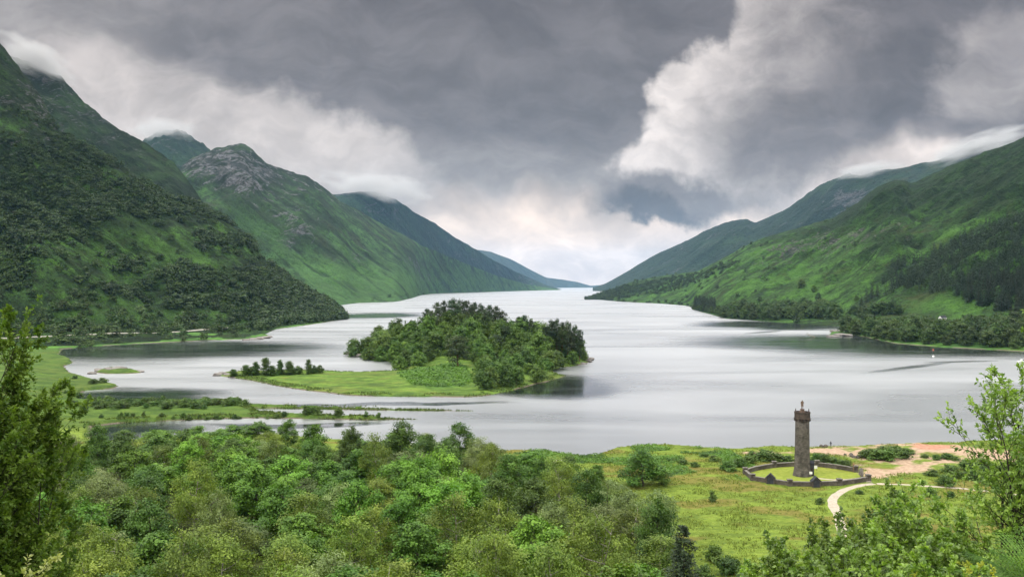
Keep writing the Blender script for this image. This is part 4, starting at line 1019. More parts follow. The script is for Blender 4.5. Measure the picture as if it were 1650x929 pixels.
# left slope
def d_left(PX, PY, X, Y, Z, T):
    n = fbm(X / 75, Z / 55, 4, 7) + 0.5 * fbm(X / 22, Z / 18, 2, 99)
    d = 0.95 * sstep(-0.18, 0.12, n) + 0.06
    d = d * sstep(150, 300, PY + 0.1 * PX)
    d = np.maximum(d, 0.95 * sstep(425, 455, PX) * sstep(0.02, 0.08, T))
    clear = np.maximum(np.exp(-(((PY - (345 + 0.55 * (PX - 180))) / 20) ** 2)) * (PX > 180) * (PX < 400) * 0.8, (PY > 485 + 12 * fbm(X / 50, Y / 50, 2, 12)) * (PX < 415) * 0.80)
    return d * (1 - clear) * (T > 0.13)
L = on_hill('hill_near_left', 6500, d_left, rh, 12)
near_i = np.argsort(L['Y'] / (1 + 0 * L['Y']))
Lp = pts(L); hs = rh.uniform(5.5, 10.5, len(Lp)) * np.where(L['PX'] > 425, 1.15, 1.0) * np.interp(L['PY'], [150, 350], [0.55, 1.0])
inview = (L['PX'] > -40)
order = [i for i in near_i if inview[i]][:230]
sel = np.zeros(len(Lp), bool); sel[order] = True
merged('hillside_wood', PROTOS['hilltree'], Lp[~sel], hs[~sel], rh, L_HILL, 1.25)
for i in order:
    P = PROTOS['hilltree'][rh.integers(4)]
    g_lab = "above the lochside road at the left hill's foot" if L['PX'][i] < 250 else "on the left hill's lower slope behind the stony point" if L['PX'][i] < 425 else "in the rounded grove where the left hill meets the loch"
    plant(P, 'hillside_tree', "one of many small round trees " + g_lab, "hillside tree", Lp[i, 0], Lp[i, 1], Lp[i, 2], hs[i], hs[i] * rh.uniform(1.1, 1.5), rh.uniform(0, 6.28), "small trees " + g_lab)
# bushes on the lochside meadow
os_ = []
for k in range(26):
    px = rh.uniform(85, 425); py = np.interp(px, [85, 230, 330, 425], [557, 547, 543, 538]) + rh.uniform(-8, 1.0)
    q = at(px, py, 3.0); P = PROTOS['hilltree'][rh.integers(4)]; h = rh.uniform(3, 9)
    os_.append(plant(P, 'meadow_bush', "bush", "bush", q[0], q[1], gz(*q) - 0.3, h, h * rh.uniform(1, 1.7), rh.uniform(0, 6.28), "bushes between the lochside road and the water"))
label_row(os_, "round bush", "on the strip between lochside road and water")
def d_b(PX, PY, X, Y, Z, T): return 0.8 * (T < 0.1) * sstep(0.0, 0.2, fbm(X / 120, Y / 120, 3, 55)) * (PX < 760) + 0.25 * (PX < 580) * (T < 0.25)
LB = on_hill('hill_rocky_left', 260, d_b, rh)
merged('far_shore_wood', PROTOS['hilltree'], pts(LB), rh.uniform(7, 13, len(LB['X'])), rh, L_HILL, 1.2)

# right slope: spruce plantation, wooded shores, scattered trees
plant_poly = [(1428, 470), (1424, 455), (1440, 436), (1480, 418), (1500, 408), (1530, 392), (1570, 380), (1600, 368), (1660, 352), (1800, 330), (1800, 505), (1640, 508), (1590, 498), (1540, 482), (1500, 470), (1470, 464)]
def d_spr(PX, PY, X, Y, Z, T):
    sd = poly_sd(PX, PY, plant_poly)
    return sstep(-3, 3, sd + fbm(X / 30, Y / 30, 3, 66) * 10) * 1.0
RS = on_hill('hill_green_right', 2300, d_spr, rh, 60)
Rp = pts(RS); hs = rh.uniform(13, 22, len(Rp)); od = np.argsort(Rp[:, 1]); od = [i for i in od if RS['PX'][i] < 1680]
sel = np.zeros(len(Rp), bool); sel[od[:220]] = True
merged('spruce_plantation', PROTOS['far_spruce'], Rp[~sel], hs[~sel], rh, L_SPR, 0.85)
for i in od[:220]:
    P = PROTOS['spruce'][rh.integers(2)]
    wh = "near the front edge of the plantation on the right hill" if Rp[i, 1] < np.median(Rp[od[:220], 1]) else "inside the plantation on the right hill"
    plant(P, 'spruce_tree', "dark plantation spruce " + wh, "spruce tree", *Rp[i], hs[i], hs[i] * 0.44 * rh.uniform(.85, 1.2), rh.uniform(0, 6.28), "spruces " + wh)
def shore_trees(n, dens, hlo, hhi, key, name, desc, wh, group, r, dz=0.3):
    d = on_hill('hill_green_right', n, dens, rh, 25); P_ = pts(d); keep = []
    for p in P_:
        if all((p[0] - q[0]) ** 2 + (p[1] - q[1]) ** 2 > r * r for q in keep): keep.append(p)
    os_ = []
    for p in keep:
        P = PROTOS[key][rh.integers(len(PROTOS[key]))]; h = rh.uniform(hlo, hhi)
        zz = max(p[2], gz(p[0], p[1])) if p[1] < 1600 else p[2]
        os_.append(plant(P, name, desc, desc.split()[-1] if False else name.replace('_', ' '), p[0], p[1], zz - dz, h, h * (P.W / P.H) * rh.uniform(0.85, 1.15), rh.uniform(0, 6.28), group))
    label_row(os_, desc, wh)
    return os_
def belt(px0, px1, d0, d1, r, hlo, hhi, wh, group, shore, tries=1500, key='oak', name='shore_oak', desc='leafy tree'):
    zf = hill_z('hill_green_right'); keep = []
    for _ in range(tries):
        px = rh.uniform(px0, px1); ys_ = shore(px); q = np.array([0, ys_ + rh.uniform(d0, d1(px) if callable(d1) else d1)]); q[0] = at_y(px, q[1])
        if all((q[0] - k[0]) ** 2 + (q[1] - k[1]) ** 2 > r * r for k in keep): keep.append(q)
    K = np.array(keep); zz = zf(K[:, :1], K[:, 1:])[:, 0]; os_ = []
    for (x, y), z in zip(keep, zz):
        P = PROTOS[key][rh.integers(len(PROTOS[key]))]; h = rh.uniform(hlo, hhi) * (0.75 if (y - shore(CX + x / y * F)) < d0 + 8 else 1.0)
        os_.append(plant(P, name, "", name.replace('_', ' '), x, y, z - 0.4, h, h * (P.W / P.H) * rh.uniform(0.9, 1.25), rh.uniform(0, 6.28), group, 0.0, L_SHORE if key == 'oak' else None))
    label_row(os_, desc, wh)
def hill_z(name):
    h = HILLS[name]
    def zf(x, y):
        x = np.asarray(x, float); y = np.asarray(y, float); px = CX + x / y * F
        pxs = CX + h['X'][0] / h['Y'][0] * F
        out_ = np.empty(x.shape).ravel()
        for k, (a, b) in enumerate(zip(px.ravel(), y.ravel())):
            j = int(np.clip(np.searchsorted(pxs, a), 1, len(pxs) - 1))
            out_[k] = np.interp(b, h['Y'][:, j], h['Z'][:, j])
        return np.maximum(out_.reshape(x.shape), ground_z(x, y))
    return zf
sh1 = lambda px: float(np.interp(px, [1160, 1230, 1350], [1250, 1160, 1090]))
sh2 = lambda px: float(np.interp(px, [1350, 1385, 1440, 1520, 1650, 1720], [840, 812, 716, 672, 628, 600]))
belt(1168, 1348, 8, lambda px: float(np.interp(px, [1168, 1200, 1300, 1348], [60, 190, 220, 60])), 13.5, 14, 22, "in the far shore wood right of the spruce point", "leafy trees of the far shore wood", sh1)
belt(1366, 1720, 8, lambda px: float(np.interp(px, [1366, 1430, 1600, 1720], [45, 130, 150, 170])), 10.5, 12, 19, "in the tree belt along the right-hand shore", "leafy trees of the right-hand shore", sh2)
sh0 = lambda px: float(np.interp(px, [1112, 1122, 1150, 1175], [1760, 1640, 1420, 1300]))
belt(1119, 1152, 12, 130, 8.0, 20, 28, "in the clump on the small point across the loch", "spruces on the far point", sh0, 900, 'spruce', 'point_spruce', "dark spruce")
belt(1118, 1178, 3, 60, 10.0, 9, 14, "below the spruces on the small point", "leafy trees on the far point", sh0, 900, 'oak', 'shore_oak', "rounded tree")
shore_trees(30, lambda PX, PY, X, Y, Z, T: 1.0 * (PX > 1230) * (PX < 1530) * (PY > 455) * (PY < 492) * (poly_sd(PX, PY, plant_poly) < -2), 9, 17, 'oak', 'field_oak', "lone tree", "on the bracken field below the plantation", "single trees on the right hill's foot", 30)
shore_trees(14, lambda PX, PY, X, Y, Z, T: 1.0 * (PX > 1370) * (PX < 1440) * (PY > 440) * (PY < 470), 16, 24, 'spruce', 'field_spruce', "dark spruce", "standing apart at the plantation's left corner", "spruces apart from the plantation", 16)
zf_ = hill_z('hill_green_right')
def on_slope(px, Y): x = at_y(px, Y); return x, Y, float(zf_(np.array([[x]]), np.array([[Y]]))[0, 0])
os_ = []
for px, Y, h, w in [(1392, 1050, 15, 17), (1408, 1060, 17, 18), (1422, 1055, 18, 20), (1436, 1050, 16, 18), (1448, 1040, 13, 15), (1376, 1120, 15, 12)]:
    os_.append(plant(PROTOS['oak'][len(os_) % 3], 'field_oak', "", "field oak", *on_slope(px, Y), h, w, 1.1 * len(os_), "oaks in the field clump", 0.0, L_SHORE))
label_row(os_, "dark round oak", "in the clump below the plantation's corner")
os_ = []
for px, Y, h in [(1388, 1180, 20), (1396, 1200, 22), (1405, 1210, 21), (1414, 1190, 18), (1452, 905, 14)]:
    os_.append(plant(PROTOS['spruce'][len(os_) % 2], 'field_spruce', "", "field spruce", *on_slope(px, Y), h, h * 0.42, 1.1 * len(os_), "spruces by the field clump"))
label_row(os_, "pointed dark spruce", "beside the oak clump on the right hill's field")
plant(PROTOS['pine'][1], 'pine_tree', "lone tall pine on the green slope above the far shore wood", "pine tree", *on_slope(1319, 1330), 19, 12, 0.5)
def d_f(PX, PY, X, Y, Z, T):
    low = 0.9 * sstep(-4, 4, poly_sd(PX, PY, [(950, 480), (1000, 462), (1060, 452), (1130, 440), (1185, 418), (1190, 426), (1130, 455), (1085, 468), (1040, 474), (980, 482)]))
    up = 0.10 * sstep(0.0, 0.3, fbm(X / 60, Y / 60, 3, 39)) * (PY > 330)
    base = 0.5 * (T < 0.03) * (PX < 1115)
    crest2 = 0.9 * sstep(-3, 3, poly_sd(PX, PY, [(1500, 412), (1560, 382), (1650, 355), (1650, 372), (1580, 392)]))
    return np.clip(low + up + base + crest2, 0, 1)
RF = on_hill('hill_green_right', 1500, d_f, rh, 14)
merged('right_hillside_wood', PROTOS['hilltree'], pts(RF), rh.uniform(5, 11, len(RF['X'])), rh, L_HILL, 1.1)

# ------------------------------------------------------------------ plants close to the viewpoint
def rot_about(v, k, a):
    return v * math.cos(a) + np.cross(k, v) * math.sin(a) + k * (k @ v) * (1 - math.cos(a))
def branchy(seed, stems, H, spread, r0, leaf, aspect, nb, nt, nl, b0=0.2, blen=0.34, tlen=0.36, trop=0.25, stem_trop=0.12, lean=(0, 0)):
    g = np.random.default_rng(seed); mb = MB(); LC, LN, LA, LT = [], [], [], []
    def line(p, d, L, k, wob, tr):
        P = [p]; D = [d]
        for i in range(k):
            d = nrm_(d + g.normal(size=3) * wob + np.array([0, 0, tr])); p = p + d * L / k; P.append(p); D.append(d)
        return np.array(P), np.array(D)
    def twig(p, d, L, r):
        P, D = line(p, d, L, 4, 0.16, 0.05)
        mb.tube(P, np.linspace(r, r * 0.3, 5), 3)
        n = max(3, int(nl * g.uniform(0.7, 1.3))); t = g.uniform(0.1, 1.03, n)
        c = np.stack([np.interp(t, np.linspace(0, 1, 5), P[:, q]) for q in range(3)], -1)
        side = nrm_(g.normal(size=(n, 3))); ax = nrm_(d * 0.6 + side * 0.9)
        LC.append(c + ax * leaf * 0.55); LA.append(ax)
        LN.append(np.array([0, 0, 1.0]) + g.normal(size=(n, 3)) * 0.6)
        LT.append(np.clip(g.uniform(0.1, 0.9) + g.normal(0, 0.15, n), 0, 1))
    for s_ in range(stems):
        an = s_ * 2.4 + g.uniform(-.4, .4); tl = spread * math.sqrt((s_ + 0.4) / stems) * g.uniform(.8, 1.15)
        d = nrm_(np.array([math.cos(an) * math.sin(tl) + lean[0], math.sin(an) * math.sin(tl) + lean[1], math.cos(tl)]))
        L = H * g.uniform(0.82, 1.0) * (1 - 0.22 * (tl / spread) ** 2) if s_ else H
        P, D = line(np.array([math.cos(an), math.sin(an), 0]) * r0 * 1.5 * (stems > 1) + np.array([0, 0, -0.3]), d, L, 9, 0.07, stem_trop * 0.3)
        rr = r0 / max(1, stems) ** 0.35 * g.uniform(.8, 1.1)
        mb.tube(P, rr * np.linspace(1, 0.08, 10) ** 0.9, 6)
        for b in range(nb):
            t = b0 + (1 - b0) * ((b + g.random()) / nb); i = min(8, int(t * 9)); p = P[i] + (P[i + 1] - P[i]) * (t * 9 - i)
            k = nrm_(np.cross(D[i], g.normal(size=3))); dd = rot_about(D[i], k, g.uniform(0.55, 1.1))
            Lb = H * blen * (1.08 - 0.5 * t) * g.uniform(.7, 1.2)
            Pb, Db = line(p, dd, Lb, 6, 0.12, trop * 0.3)
            mb.tube(Pb, rr * 0.42 * (1.1 - t * 0.8) * np.linspace(1, 0.15, 7), 4)
            for q in range(nt):
                tt = 0.18 + 0.82 * (q + g.random()) / nt; ii = min(5, int(tt * 6)); pp = Pb[ii] + (Pb[ii + 1] - Pb[ii]) * (tt * 6 - ii)
                kk = nrm_(np.cross(Db[ii], g.normal(size=3))); d3 = rot_about(Db[ii], kk, g.uniform(0.4, 1.0))
                twig(pp, d3, max(0.12, Lb * tlen * (1.15 - 0.6 * tt)) * g.uniform(.7, 1.2), max(0.003, rr * 0.10))
            twig(Pb[-1], Db[-1], Lb * tlen * 0.5, max(0.003, rr * 0.08))
        twig(P[-1], D[-1], H * 0.08, 0.004)
    C, N, A, T = map(np.concatenate, (LC, LN, LA, LT))
    # each leaf a folded blade: two faces that meet on the midrib
    n = len(C); S = leaf * g.uniform(0.7, 1.25, (n, 1))
    N = nrm_(N - (N * A).sum(-1, keepdims=True) * A); B = np.cross(N, A)
    base = C - A * S * .5; tip = C + A * S * .5 - N * S * .08; mid = C + A * S * 0.02
    l = mid + B * S * aspect * .5 + N * S * .10; r = mid - B * S * aspect * .5 + N * S * .10
    v = np.stack([base, l, tip, r, mid], 1).reshape(-1, 3)
    q = np.arange(n)[:, None] * 5
    f = np.concatenate([q + np.array([[0, 4, 1, 1]]), ], 0) if False else np.concatenate([np.concatenate([q, q + 4, q + 1], 1), np.concatenate([q + 4, q + 2, q + 1], 1), np.concatenate([q, q + 3, q + 4], 1), np.concatenate([q + 4, q + 3, q + 2], 1)], 0)
    return mb, v, f, np.repeat(T, 5)
L_NEAR_L = leaf_mat("leaves_left_tree", (0.050, 0.112, 0.012), (0.185, 0.285, 0.038), 0.4, 0.0)
L_NEAR_R = leaf_mat("leaves_young_birch", (0.055, 0.120, 0.010), (0.230, 0.350, 0.050), 0.4, 0.0, 0.8)
L_NEAR_W = leaf_mat("leaves_pale_shrub", (0.14, 0.17, 0.05), (0.34, 0.36, 0.14), 0.4, 0.0, 0.6)
L_FERN = leaf_mat("fronds_bracken", (0.040, 0.095, 0.012), (0.110, 0.215, 0.028), 0.4, 0.01)
BARK_DARK = bark_mat("bark_dark", (0.018, 0.014, 0.011), (0.05, 0.042, 0.034), 18)

def near_tree(name, label, cat, x, y, br, leafm, rz=0.0, s=1.0, group=None):
    mb, v, f, ti = br
    o = thing(name, label, cat, (x, y, gz(x, y) - 0.05), rz, group, (s, s, s))
    mb.build('trunk' if 'tree' in name else 'stems', BARK_DARK, o, True)
    mesh_np('crown' if 'tree' in name else 'foliage', v, f, leafm, o, False, {'tint': ti})
    return o
xl = -12.3
near_tree('rowan_tree', "tall many-stemmed dark green tree filling the left edge of the view", "tree", xl, 20.5,
          branchy(9, 18, (z_at(520, 20.5) - gz(xl, 20.5)) * 1.03, 0.175, 0.16, 0.125, 0.55, 26, 8, 23, 0.10, 0.140, 0.46, 0.5), L_NEAR_L, 0.4)
xr, yr = at_y(1662, 14.2), 14.2
near_tree('birch_tree', "slender young birch with a thin dark trunk at the right edge of the view", "birch tree", xr, yr,
          branchy(23, 6, (z_at(585, yr) - gz(xr, yr)) * 1.22, 0.24, 0.10, 0.075, 0.55, 18, 9, 18, 0.30, 0.26, 0.44, 0.4), L_NEAR_R, 1.2)
os_ = []
for k, (px, Y, top) in enumerate([(1395, 13.2, 776), (1322, 12.4, 826), (1468, 12.8, 752), (1350, 11.4, 820), (1440, 11.4, 826), (1525, 12.6, 812), (1275, 11.8, 868), (1430, 12.4, 796), (1500, 11.6, 840), (1385, 10.6, 846), (1310, 10.8, 866), (1350, 9.4, 880), (1430, 9.6, 868), (1490, 10.0, 856), (1250, 10.6, 900), (1460, 9.0, 892), (1400, 8.6, 900)]):
    x = at_y(px, Y); hh = z_at(top, Y) - gz(x, Y)
    os_.append(near_tree('birch_sapling', "", "birch sapling", x, Y, branchy(60 + k, 11, hh, 0.42, 0.035, 0.062, 0.66, 12, 6, 14, 0.25, 0.26, 0.42, 0.3), L_NEAR_R, k * 1.3, 1.0, "birch saplings at the viewpoint's edge"))
label_row(os_, "glossy-leaved birch sapling", "in the thicket in front of the meadow path")
xs = at_y(8, 10.0)
near_tree('pale_shrub', "pale yellow-green shrub in the bottom left corner", "shrub", xs, 10.0,
          branchy(91, 12, z_at(880, 10.0) - gz(xs, 10.0), 0.5, 0.03, 0.06, 0.5, 10, 6, 14, 0.3, 0.26, 0.4), L_NEAR_W, 0.3)
xs = at_y(1548, 9.6)
near_tree('yellow_shrub', "small yellow-leaved seedling among the bracken at the lower right", "shrub", xs, 9.6,
          branchy(92, 5, z_at(868, 9.6) - gz(xs, 9.6), 0.4, 0.02, 0.05, 0.6, 8, 4, 10, 0.4, 0.24, 0.4), leaf_mat("leaves_yellow_seedling", (0.16, 0.20, 0.02), (0.36, 0.38, 0.05), 0.4, 0.0), 0.0)

def frond_arrays(seed, L=1.1):
    g = np.random.default_rng(seed); C, N, A, T, S = [], [], [], [], []
    n = 17; t = np.linspace(0.16, 1, n)
    el_ = 1.15 - 1.25 * t; dt = np.gradient(t)
    x = np.cumsum(np.cos(el_) * dt) * L; z = np.cumsum(np.sin(el_) * dt) * L
    for i in range(n):
        pl = L * 0.36 * math.sin(math.pi * (0.12 + 0.86 * (1 - t[i]))) ** 0.8 * (1.05 - 0.4 * t[i]) + 0.02
        d = np.array([math.cos(el_[i]), 0, math.sin(el_[i])])
        for sgn in (-1, 1):
            ax = nrm_(np.array([0.35, sgn, -0.12])); m_ = max(3, int(pl / 0.030))
            u = (np.arange(m_) + .5) / m_
            for s2 in (-1, 1):
                C.append(np.array([x[i], 0, z[i]]) + np.outer(u * pl, ax) + s2 * d * (0.028 * (1 - u * 0.85))[:, None] * L * 0.6)
                A.append(np.tile(d * s2 + ax * 0.35, (m_, 1))); N.append(np.tile(np.cross(d, ax * sgn) * 1.0, (m_, 1)) + g.normal(size=(m_, 3)) * 0.12)
                S.append((0.058 * (1 - u * 0.8)) * L * 0.8); T.append(np.full(m_, g.uniform(0.2, 0.9)))
    C, N, A, T, S = map(np.concatenate, (C, N, A, T, S))
    N[N[:, 2] < 0] *= -1
    v, f = leaf_quads(C, N, S, 0.55, g, A)
    mb = MB(); mb.tube(np.concatenate([[[0, 0, -0.05]], np.stack([x, x * 0, z], -1)]), np.linspace(0.007, 0.001, n + 1), 4)
    v2, f2 = mb.arrays(); 
    return np.concatenate([v, v2]), np.concatenate([f, f2 + len(v)]), np.concatenate([np.repeat(T, 4), np.full(len(v2), 0.8)])
FR = []
for k in range(3):
    v, f, ti = frond_arrays(400 + k); o = mesh_np('frond', v, f, L_FERN, None, False, {'tint': ti}); FR.append(o.data); bpy.data.objects.remove(o)
rf = np.random.default_rng(12)
os_ = []
for k in range(16):
    Y = rf.uniform(7.6, 12.0); px = rf.uniform(1500, 1700); x = at_y(px, Y); z = gz(x, Y)
    top = np.interp(px, [1500, 1560, 1640, 1700], [880, 838, 800, 800]); lim = z_at(top - 8, Y) - z
    if lim < 0.25: continue
    o = thing('bracken', "", "bracken", (x, Y, z - 0.02), rf.uniform(0, 6.28), "bracken ferns at the lower right")
    for q in range(6):
        fo = link('frond', FR[rf.integers(3)], o); s = min(1.35, lim * 1.15) * rf.uniform(.75, 1.1)
        fo.rotation_euler = (0, rf.uniform(-0.5, 0.1), q * 1.047 + rf.uniform(-.3, .3)); fo.scale = (s, s, s)
    os_.append(o)
label_row(os_, "feathery green bracken plant", "in the lower right corner")

# ------------------------------------------------------------------ meadow grass in tussocks
rg = np.random.default_rng(44)
n = 60000
gy = np.sqrt(rg.uniform(128 ** 2, 262 ** 2, n)); gx = rg.uniform(-0.05, 0.66, n) * gy
cl = fbm(gx / 3.0, gy / 3.0, 3, 51)
ok = (cl > -0.1) & (poly_sd(gx, gy, near_poly) > 2) & (poly_sd(gx, gy, sand_poly) < 1.0) & (poly_sd(gx, gy, yard_poly) < -0.8) & (poly_sd(gx, gy, wood_poly) < 3)
pth = np.array([at(px, py, GZ) for px, py in PATH_PX])
for a_, b_ in zip(pth[:-1], pth[1:]):
    e = b_ - a_; tt = np.clip(((gx - a_[0]) * e[0] + (gy - a_[1]) * e[1]) / (e @ e), 0, 1)
    ok &= np.hypot(gx - a_[0] - tt * e[0], gy - a_[1] - tt * e[1]) > 1.7
gx, gy, cl = gx[ok], gy[ok], cl[ok]
gzv = ground_z(gx, gy)
hh = rg.uniform(0.14, 0.34, len(gx)) * (1 + 1.2 * np.clip(cl, 0, 1))
B_ = 3
an = rg.uniform(0, 6.283, (len(gx), B_)); tl = rg.uniform(0.1, 0.6, (len(gx), B_))
base = np.stack([gx, gy, gzv - 0.04], -1)[:, None] + rg.normal(size=(len(gx), B_, 3)) * np.array([0.16, 0.16, 0])
side = np.stack([-np.sin(an), np.cos(an), 0 * an], -1) * 0.07
tipv = base + np.stack([np.cos(an) * np.sin(tl), np.sin(an) * np.sin(tl), np.cos(tl)], -1) * hh[:, None, None] * 1.25
v = np.stack([base - side, base + side, tipv], 2).reshape(-1, 3)
m_gr, t, out = new_mat("meadow_grass")
gp = t.geo('Position')
gcol = t.mix(t.attr('tint'), (0.080, 0.115, 0.018), (0.215, 0.265, 0.045))
gcol = t.mix(t.ss(t.noise(gp, 0.10, 4, 0.6), 0.52, 0.68, 0, 0.55), gcol, (0.15, 0.115, 0.035))
principled(t, out, gcol, 0.8, None, 0.15)
stuff(mesh_np('grass', v, np.arange(len(v)).reshape(-1, 3), m_gr, None, False, {'tint': np.repeat(np.clip(rg.normal(0.45, 0.22, len(gx) * B_), 0, 1), 3)}))
# reeds and sedge fringing the island and the spits
nr_ = 90000
def reeds(n, poly, x0, x1, y0, y1, din):
    x = rg.uniform(x0, x1, n); y = rg.uniform(y0, y1, n); sd = poly_sd(x, y, poly)
    k = (sd > -0.3) & (sd < din) & (fbm(x / 6, y / 6, 3, 71) > -0.12)
    return x[k], y[k]
ra = reeds(nr_, isle_poly, -150, 40, 365, 520, 6.0); rb_ = reeds(nr_, near_poly, -150, -5, 295, 380, 5.0)
ex = np.concatenate([ra[0], rb_[0]]); ey = np.concatenate([ra[1], rb_[1]]); ez = ground_z(ex, ey)
an = rg.uniform(0, 6.283, len(ex)); h_ = rg.uniform(0.35, 0.9, len(ex)); sd_ = np.stack([np.cos(an), np.sin(an), 0 * an], -1) * rg.uniform(0.12, 0.3, len(ex))[:, None]
b_ = np.stack([ex, ey, ez - 0.05], -1); tp = b_ + np.stack([rg.normal(0, .25, len(ex)), rg.normal(0, .25, len(ex)), h_], -1)
v = np.stack([b_ - sd_, b_ + sd_, tp], 1).reshape(-1, 3)
stuff(mesh_np('reeds', v, np.arange(len(v)).reshape(-1, 3), leaf_mat("reed_blades", (0.035, 0.070, 0.014), (0.125, 0.165, 0.035), 0.3, 0), None, False, {'tint': np.repeat(np.clip(rg.normal(.45, .3, len(ex)), 0, 1), 3)}))
# bracken canopy on the island's clearing and the fore meadow
nb_ = 16000
bx = rg.uniform(-75, -5, nb_); by = rg.uniform(395, 505, nb_)
ok = poly_sd(bx, by, bracken_poly) + fbm(bx / 6, by / 6, 3, 33) * 4 > 0
fx = rg.uniform(-12, 62, nb_ * 2); fy = rg.uniform(204, 262, nb_ * 2)
ok2 = (fbm(fx / 10, fy / 8, 4, 35) > 0.06) & (poly_sd(fx, fy, near_poly) > 3) & (poly_sd(fx, fy, yard_poly) < -2) & (poly_sd(fx, fy, wood_poly) < 2)
C = np.concatenate([np.stack([bx[ok], by[ok], ground_z(bx[ok], by[ok]) + rg.uniform(0.2, 0.9, ok.sum())], -1), np.stack([fx[ok2], fy[ok2], ground_z(fx[ok2], fy[ok2]) + rg.uniform(0.1, 0.5, ok2.sum())], -1)])
sz = np.concatenate([rg.uniform(0.7, 1.3, ok.sum()), rg.uniform(0.35, 0.7, ok2.sum())])
v, f = leaf_quads(C, np.array([0, 0, 1.0]) + rg.normal(size=C.shape) * 0.45, sz, 0.7, rg)
tb = np.clip(0.5 + fbm(C[:, 0] / 4, C[:, 1] / 4, 3, 88) * 0.9 + rg.normal(0, .15, len(C)), 0, 1)
stuff(mesh_np('bracken_cover', v, f, leaf_mat("bracken_cover", (0.040, 0.095, 0.014), (0.125, 0.250, 0.035), 0.3, 0), None, False, {'tint': np.repeat(tb, 4)}))

# ------------------------------------------------------------------ paths and the lochside road
def strip(name, pts2, width, mat, lift=0.06, zf=None, n_sub=14, across=5, skirt=0.0, wob=0.0, seed=0):
    p = np.array(pts2, float)
    d = np.concatenate([[0], np.cumsum(np.hypot(*np.diff(p, axis=0).T))])
    u = np.linspace(0, d[-1], n_sub * len(p)); q = np.stack([np.interp(u, d, p[:, k]) for k in (0, 1)], -1)
    kk = np.exp(-np.linspace(-2, 2, n_sub) ** 2); kk /= kk.sum()
    q = np.stack([np.convolve(np.pad(q[:, k], (n_sub // 2, n_sub - 1 - n_sub // 2), 'edge'), kk, 'valid') for k in (0, 1)], -1)
    tg = nrm_(np.gradient(q, axis=0)); nn = np.stack([-tg[:, 1], tg[:, 0]], -1)
    ww = width * (1 + wob * fbm(u / 5, u * 0, 3, seed))
    off = np.linspace(-0.5, 0.5, across)
    xy = q[:, None] + nn[:, None] * (off[None, :, None] * ww[:, None, None])
    zf = zf or ground_z
    z = zf(xy[..., 0], xy[..., 1]) + lift
    if skirt:
        z = np.repeat(z.max(1, keepdims=True), across, 1)
        lo = np.concatenate([xy, z[..., None]], -1)
        a = lo[:, :1].copy(); a[..., :2] += -nn[:, None] * 0.8; a[..., 2] -= skirt
        b = lo[:, -1:].copy(); b[..., :2] += nn[:, None] * 0.8; b[..., 2] -= skirt
        g3 = np.concatenate([a, lo, b], 1)
    else:
        g3 = np.concatenate([xy, z[..., None]], -1)
        g3[:, 0, 2] -= 0.12; g3[:, -1, 2] -= 0.12
    return struct(mesh_np(name, g3, grid_faces(g3.shape[0], g3.shape[1]), mat))
m_path, t, out = new_mat("gravel_path")
n = t.noise(t.geo('Position'), 1.6, 5, 0.7); n2 = t.noise(t.geo('Position'), 9.0, 3, 0.7)
principled(t, out, t.mix(t.ss(n2, 0.55, 0.75, 0, 0.5), t.mix(t.ss(n, 0.3, 0.7), (0.28, 0.24, 0.19), (0.42, 0.37, 0.30)), (0.17, 0.14, 0.10)), 0.95, t.bump(n2, 0.3, 0.05), 0.1)
PP = [at(*p, z=GZ) for p in PATH_PX]
strip("path", PP[5:], 2.5, m_path, wob=0.25, seed=3)
strip("path", PP[:6], 1.5, m_path, lift=0.07, wob=0.5, seed=4)
strip("path", [at(px, py, GZ) for px, py in [(1308, 769), (1325, 771), (1345, 773), (1368, 772), (1392, 769), (1402, 777)]], 1.5, m_path, lift=0.05, wob=0.4, seed=5)
za = hill_z('hill_near_left')
m_road = stone_mat("road_stone", (0.20, 0.19, 0.16), (0.38, 0.36, 0.31), 0.3, None, 0.3)
strip("road", [at(px, py, 4.0) for px, py in [(-60, 550), (60, 543), (120, 540), (170, 538.5), (250, 535), (320, 530.5), (372, 526.5)]], 5.0, m_road, 0.6, za, 10, 3, 1.8)

# ------------------------------------------------------------------ the stone tower and its ring wall
M_TOWER = stone_mat("tower_stone", (0.048, 0.043, 0.038), (0.145, 0.130, 0.115), 0.9, 'round', 0.8)
M_CAP = stone_mat("tower_cap_stone", (0.032, 0.025, 0.023), (0.085, 0.064, 0.056), 1.2)
M_WALL = stone_mat("wall_stone", (0.055, 0.047, 0.040), (0.155, 0.135, 0.115), 0.8, 'flat', 0.8)
M_COPE = stone_mat("coping_stone", (0.085, 0.078, 0.068), (0.22, 0.20, 0.18), 0.9)
M_SLATE = stone_mat("dark_slate", (0.018, 0.020, 0.026), (0.05, 0.052, 0.06), 1.5)
M_STAT = stone_mat("statue_stone", (0.085, 0.055, 0.042), (0.17, 0.115, 0.085), 3.0)
M_WOODD = bark_mat("dark_wood", (0.02, 0.016, 0.014), (0.055, 0.045, 0.038), 4)
M_WHITE = plain_mat("white_paint", (0.72, 0.72, 0.70), 0.5, 0.06)

